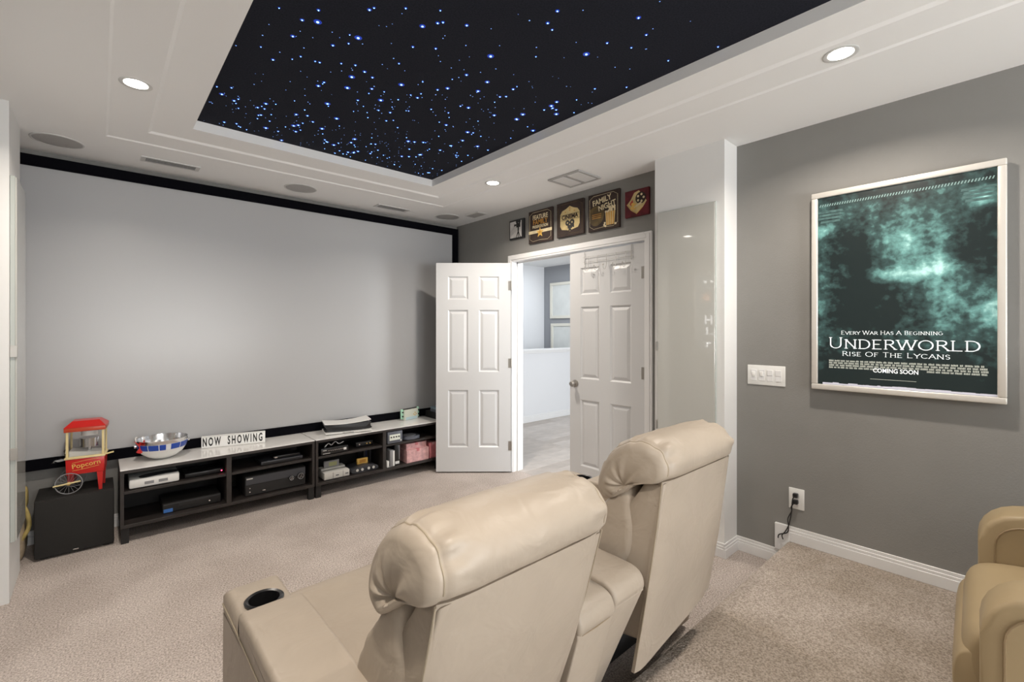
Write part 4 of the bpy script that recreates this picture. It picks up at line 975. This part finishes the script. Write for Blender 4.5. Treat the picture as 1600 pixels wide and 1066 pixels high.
MB().tube([(W2+.005, -D2*.5, .215), (W2+.05, -D2*.5, .225)], .005, 8).build('handle', M_CREAM, pc, True)
sc_ = MB().prism([(-W2-.012, .205), (-W2-.075, .195), (-W2-.020, .265)], -.04, .04, 'XZ').build('scoop_chute', M_CLEAR, pc)
tx = text_mesh('Popcorn', .040, 'lettering', M_GOLD, pc, (0, 0, 0), 1.0, bold=.0003, rotz=.12); tx.rotation_euler = (PI/2, 0, 0); tx.location = (.005, -D2-.0012, .172)
MB().tube([(-.06, -D2-.001, .140), (0, -D2-.001, .146), (.066, -D2-.001, .158)], .0012, 4).tube([(-.06, -D2-.001, .188), (0, -D2-.001, .198), (.066, -D2-.001, .203)], .0012, 4).build('print_lines', M_GOLD, pc)

# ------------------------------------------------------------------ canvas signs over the door
def canvas(name, label, y, z0, z1, w_, m, frame=None):
    t = thing(name, label, 'wall sign', (XR, y, (z0+z1)/2), WALL_R, 'cinema signs over the double door'); h = (z1-z0)/2
    MB().box(-w_/2, w_/2, -h, h, 0, .022, .0015, 1).build('board', m, t)
    return t, w_/2, h
def flat(name, pts, z, m, t, d=.0008): return MB().prism(pts, z, z+d, 'XY').build(name, m, t)
def border(t, a, b, m, ins=.016, notch=.04, r=.0013):
    a -= ins; b -= ins
    P = [(-a+notch, b), (a-notch, b), (a, b-notch*.6), (a, -b+notch*.6), (a-notch, -b), (0, -b+.006), (-a+notch, -b), (-a, -b+notch*.6), (-a, b-notch*.6)]
    MB().tube([(x, y, .0225) for x, y in P], r, 4, closed=True).build('border_line', m, t)
FZ = .0222
# 1: black and white camera silhouette
t, a, b = canvas('cinema_sign', 'small black and white sign with a film camera on a tripod', 3.266, 2.262, 2.448, .205, M_BLACKPL)
MB().box(-a+.012, a-.03, -b+.014, b-.016, .022, .0232).build('print', mat('grey_white_print', (.62, .60, .58), .7, noise=(12, .3)), t)
F2 = .0233
m = MB().prism([(.0, .015), (.055, .015), (.055, .055), (.0, .055)], F2, F2+.001).cyl((.012, .07, F2), .018, .002, seg=20).cyl((.046, .068, F2), .016, .002, seg=20).prism([(-.03, .028), (.0, .034), (.0, .046), (-.03, .05)], F2, F2+.001)
m.prism([(.018, .015), (.036, .015), (.036, -.02), (.018, -.02)], F2, F2+.001)
for dx in (-.028, 0, .028): m.prism([(.022, -.02), (.032, -.02), (.030+dx, -b+.014), (.020+dx, -b+.014)], F2, F2+.001)
m.build('camera_silhouette', M_INK, t)
for p in ([(-.09, -.02), (-.02, .03)], [(-.09, -.06), (-.01, -.01)], [(-.085, .05), (-.03, .06)]): MB().tube([(p[0][0]*.95, p[0][1], F2), (p[1][0], p[1][1], F2)], .0008, 4).build('print_line', M_GREYPL2, t)
# 2
t, a, b = canvas('cinema_sign', 'dark brown sign reading FEATURE FAMILY PRESENTATION with a gold star', 2.947, 2.187, 2.483, .300, M_CANVASBR)
text_mesh('FEATURE', .058, 'lettering', M_CREAMINK, t, (0, .083, FZ), .82, bold=.0012); text_mesh('FAMILY', .062, 'lettering', M_ORANGEINK, t, (0, .037, FZ), .92, bold=.0008); text_mesh('PRESENTATION', .036, 'lettering', M_CREAMINK, t, (0, -.003, FZ), .78, bold=.0008)
flat('ribbon', [(-a+.004, -.062), (a-.004, -.062), (a-.004, -.034), (-a+.004, -.034)], FZ, M_CREAMINK, t)
flat('star_shape', [((.048 if i % 2 == 0 else .020)*math.sin(i*PI/5), -.060+(.048 if i % 2 == 0 else .020)*math.cos(i*PI/5)) for i in range(10)], FZ+.0009, M_GOLD, t)
flat('star_centre', [((.022 if i % 2 == 0 else .009)*math.sin(i*PI/5), -.060+(.022 if i % 2 == 0 else .009)*math.cos(i*PI/5)) for i in range(10)], FZ+.0018, M_ORANGEINK, t); border(t, a, b, M_CREAMINK)
# 3
t, a, b = canvas('cinema_sign', 'dark brown sign reading CINEMA on a cream badge with a projector', 2.592, 2.190, 2.485, .300, M_CANVASBR)
bd = [(-.108, .045), (-.085, .075), (-.04, .088), (0, .108), (.04, .088), (.085, .075), (.108, .045), (.108, -.055), (.09, -.085), (.03, -.095), (0, -.108), (-.03, -.095), (-.09, -.085), (-.108, -.055)]
flat('badge', bd, FZ, M_BADGE, t); flat('badge_line', [(-.11, .036), (.11, .036), (.11, .0385), (-.11, .0385)], FZ+.0009, M_CANVASBR, t); flat('badge_line', [(-.11, -.008), (.11, -.008), (.11, -.0055), (-.11, -.0055)], FZ+.0009, M_CANVASBR, t)
text_mesh('CINEMA', .050, 'lettering', M_CANVASBR, t, (0, .015, FZ+.0016), .98, bold=.0014)
m = MB()
for x, r in ((-.024, .024), (.026, .026)): m.cyl((x, -.035, FZ+.0012), r, .0014, seg=24)
m.prism([(-.025, -.055), (.028, -.055), (.026, -.085), (-.02, -.085)], FZ+.0008, FZ+.0018).prism([(.028, -.06), (.048, -.052), (.048, -.082), (.028, -.076)], FZ+.0008, FZ+.0018).prism([(-.008, -.085), (.012, -.085), (.022, -.104), (-.018, -.104)], FZ+.0008, FZ+.0018)
o = m.build('projector_print', M_INK, t)
for x in (-.024, .026): MB().cyl((x, -.035, FZ+.0021), .007, .0006, seg=12).build('reel_hub', M_BADGE, o)
for x, y in ((-.05, .06), (0, .07), (.05, .06), (0, .09)): flat('badge_star', [(x+(.008 if i % 2 == 0 else .004)*math.sin(i*PI/5), y+(.008 if i % 2 == 0 else .004)*math.cos(i*PI/5)) for i in range(10)], FZ+.0009, M_ORANGEINK, t)
border(t, a, b, M_OLIVE)
# 4
t, a, b = canvas('cinema_sign', 'dark brown sign reading FAMILY NIGHT with a tub of popcorn', 2.2415, 2.186, 2.484, .303, M_CANVASBR)
flat('haze', smooth_loop([(-.135, .02), (-.06, .05), (0, .02), (.0, -.06), (-.06, -.11), (-.13, -.08)], 24), FZ, M_OLIVE, t)
text_mesh('FAMILY', .062, 'lettering', M_CREAMINK, t, (-.015, .085, FZ+.001), .92, bold=.0012, rotz=.16); text_mesh('NIGHT', .060, 'lettering', M_CREAMINK, t, (.035, .035, FZ+.001), .92, bold=.0012, rotz=.16)
tub = MB().prism([(.02, -.015), (.115, -.015), (.105, -.12), (.03, -.12)], FZ+.0012, FZ+.002).build('tub', M_BADGE, t)
for i in range(4): x = .030+i*.022; MB().prism([(x, -.015), (x+.010, -.015), (x+.009+(.067-x)*.14, -.12), (x+(.067-x)*.14, -.12)], FZ+.002, FZ+.0026).build('stripe', M_ORANGEINK, tub)
m = MB(); rr = random.Random(2)
for i in range(26): m.cyl((.022+rr.random()*.092, -.014+rr.random()*.036, FZ+.002+.00004*i), .0085, .0010, seg=8)
for x, y in ((.01, -.115), (.022, -.125), (.118, -.118), (.016, -.10)): m.cyl((x, y, FZ+.002), .009, .0012, seg=8)
m.build('popcorn_print', M_CREAMINK, t); border(t, a, b, M_CREAMINK)
for y in (-.02, -.035, -.05): flat('small_print', [(-.11, y), (-.02, y), (-.02, y+.005), (-.11, y+.005)], FZ+.001, M_ORANGEINK, t)
# 5
t, a, b = canvas('cinema_sign', 'small maroon sign with a film reel and popcorn in a diamond', 1.9365, 2.238, 2.437, .205, M_CANVASRED)
flat('diamond', [(-.085, -.005), (-.05, .03), (-.02, .078), (.02, .088), (.055, .045), (.085, .0), (.05, -.045), (.0, -.085), (-.05, -.05)], FZ, M_BADGE, t)
rl = MB().cyl((.035, .03, FZ+.0014), .044, .0012, seg=28).build('reel', M_CANVASBR, t)
for i in range(5): MB().cyl((.035+.026*math.cos(i*1.257), .03+.026*math.sin(i*1.257), FZ+.0024), .009, .0006, seg=12).build('reel_hole', M_CREAMINK, rl)
flat('ticket', [(-.025, -.022), (.04, .0), (.044, -.014), (-.02, -.038)], FZ+.0026, M_CREAMINK, t); m = MB()
for i in range(12): m.cyl((-.05+rr.random()*.04, -.05+rr.random()*.05, FZ+.002+.0001*i), .010, .001, seg=8)
m.build('popcorn_print', M_GOLD, t); flat('shadow_print', [(-.06, .0), (-.035, .03), (-.03, .01), (-.045, -.02)], FZ+.001, M_REDINK, t)
MB().tube([(-.085, .0, FZ+.001), (-.04, -.05, FZ+.001), (.0, -.083, FZ+.001), (.05, -.043, FZ+.001)], .002, 5).build('outline', M_ORANGEINK, t)

# ------------------------------------------------------------------ backlit movie poster on the right wall
def poster_frame(name, label, loc, rot, printmat):
    t = thing(name, label, 'poster', loc, rot)
    PW, PH, FW, D_ = .745/2, 1.085/2, .030, .052
    MB().box(-PW+.012, PW-.012, -PH+.012, PH-.012, 0, D_-.02).build('light_box', M_WHITEPL, t)
    for (x0, x1, y0, y1) in ((-PW, PW, PH-FW, PH), (-PW, PW, -PH, -PH+FW), (-PW, -PW+FW, -PH+FW, PH-FW), (PW-FW, PW, -PH+FW, PH-FW)): MB().box(x0, x1, y0, y1, D_-.034, D_, .005, 3).build('frame_rail', M_ALU, t, True)
    MB().box(-PW+FW, PW-FW, -PH+FW, PH-FW, D_-.018, D_-.010).build('print', printmat, t)
    return t, PW-FW, PH-FW, D_-.0096
t, a, b, z = poster_frame('framed_movie_poster', 'large silver framed backlit teal movie poster on the grey wall', (XR, .424, 1.602), WALL_R, M_POSTER)
serif_text('EVERY WAR HAS A BEGINNING', .015, .40, 'tagline', M_WHITEINK, t, -.035, -.238, z, .13, 1.25)
serif_text('UNDERWORLD', .046, .58, 'title_lettering', M_WHITEINK, t, 0, -.312, z, .12, 1.22)
serif_text('RISE OF THE LYCANS', .020, .42, 'subtitle_lettering', M_WHITEINK, t, -.02, -.352, z, .13, 1.15)
rr = random.Random(5); m = MB()
for row, y in enumerate((-.385, -.397, -.409, -.421)):
    x = -.29
    lim = .30
    while x < lim:
        ww = rr.uniform(.008, .026)
        if not (row == 3 and -.09 < x < .10): 
            k = x
            while k < x+ww: m.box(k, k+.0014, y, y+rr.choice((.0075, .009, .009)), z, z+.0002); k += .0027
        x += ww+.006
m.build('credit_block', M_PALEINK, t)
text_mesh('COMING SOON', .030, 'lettering', M_WHITEINK, t, (-.01, -.423, z), .82, .0003, .0006)
MB().box(-.11, .07, -.468, -.4665, z, z+.0003).build('print_line', M_PALEINK, t)
m = MB(); x = -.32
while x < .31:
    ww = rr.uniform(.01, .05); m.box(x, x+ww, -b+.001, -b+.009+rr.uniform(0, .006), z, z+.0003); x += ww
m.build('print_edge', mat('pale_violet_print', (.55, .55, .62), .5, emit=(.55, .55, .70), estr=.16), t)
# generic stone capitals in the upper corners
M_STONE = mat('dim_teal_stone_print', (.05, .10, .095), .5, noise=(45, .7), emit=(.035, .075, .07), estr=.8)
for sx in (-1, 1):
    m = MB()
    for k, (hw2, y0) in enumerate(((.060, .425), (.052, .408), (.056, .391), (.046, .372))): m.prism([(sx*.285-hw2, y0), (sx*.285+hw2, y0), (sx*.285+hw2*.94, y0+.012), (sx*.285-hw2*.94, y0+.012)], z, z+.0003)
    m.build('capital_print', M_STONE, t)
# rope edge across the top of the print
m = MB()
for i in range(60): x = -.335+i*.0112; m.prism([(x, .462), (x+.005, .462), (x+.010, .475), (x+.005, .475)], z, z+.0003)
m.build('border_print', mat('teal_border_print', (.16, .24, .23), .5, emit=(.16, .27, .25), estr=.35), t)
# the poster facing it, on the left wall, seen mirrored in the column's glass panel
t2, a2, b2, z2 = poster_frame('framed_movie_poster', 'framed backlit poster on the left wall mirrored in the glass panel', (XL, 2.665, 1.62), WALL_L, M_POSTER2)
m = MB()
for i in range(6): m.box(-.25+i*.09, -.215+i*.09, .40, .425, z2, z2+.0004)
for i, (x, y, w_, h_) in enumerate(((-.22, -.16, .02, .12), (-.14, -.16, .02, .12), (-.20, -.11, .05, .02), (-.20, -.30, .02, .10), (-.13, -.30, .02, .02), (-.2, -.42, .06, .02), (-.2, -.47, .02, .06))): m.box(-x-w_, -x, y, y+h_, z2, z2+.0004)
m.build('pale_marks', mat('backlit_white_print', (.8, .8, .8), .5, emit=(1, 1, 1), estr=3.5), t2)
m = MB()
for i in range(8):
    an = i*PI/4; m.prism([(.2+.02*math.cos(an-.4), .2+.02*math.sin(an-.4)), (.2+.085*math.cos(an), .2+.085*math.sin(an)), (.2+.02*math.cos(an+.4), .2+.02*math.sin(an+.4))], z2, z2+.0005)
m.build('orange_mark', mat('orange_print', (.7, .3, .15), .5, emit=(.9, .4, .2), estr=2.5), t2)

# ------------------------------------------------------------------ switch plate, outlet and cords
t = thing('switch_plate', 'white four-gang switch plate on the grey wall beside the column', 'light switch', (XR, 1.047, 1.112), WALL_R)
MB().box(-.106, .106, -.06, .06, 0, .006, .003).build('plate', M_WHITEPL, t, True)
for i in range(4):
    x = -.069+i*.046
    r_ = MB().box(x-.0165, x+.0165, -.034, .034, .006, .0085, .001, 1).build('rocker', M_TRIM, t)
    if i < 2: MB().box(x-.010, x+.010, -.006 if i else -.012, .022, .0085, .014, .002).build('slider', M_WHITEPL, r_, True)
    else: MB().box(x-.0155, x+.0155, .0, .033, .0085, .0105, .001, 1).build('paddle', M_TRIM, r_)
t = thing('wall_outlet', 'white wall outlet with two black plugs above the step', 'outlet', (XR, .883, .409), WALL_R)
MB().box(-.040, .040, -.06, .06, 0, .006, .003).build('plate', M_WHITEPL, t, True)
for z in (.020, -.020): MB().cyl((0, z, .0055), .0165, .004, seg=20).build('socket', M_TRIM, t, True)
for i, dz in enumerate((.024, -.014)):
    t = thing('power_cord', ('black power cord plugged into the upper outlet socket', 'black power cord plugged into the lower outlet socket')[i], 'cord', (XR, .883, .409), WALL_R)
    MB().box(-.013, .013, dz-.012, dz+.012, .0076, .036, .005).build('plug', M_BLACKPL, t, True)
    dx = -.012*i
    MB().tube(smooth_path([(-.004, dz-.004, .034), (-.012+dx*.5, dz-.03, .036), (-.018, -.07, .030), (-.026+dx, -.12, .028), (-.034, -.16, .030), (-.052-dx, -.20, .030), (-.068+dx*1.2, -.225, .030), (-.062+dx*2.2, -.247, .032)], 36), .0032, 7).build('cord', M_BLACKPL, t, True)
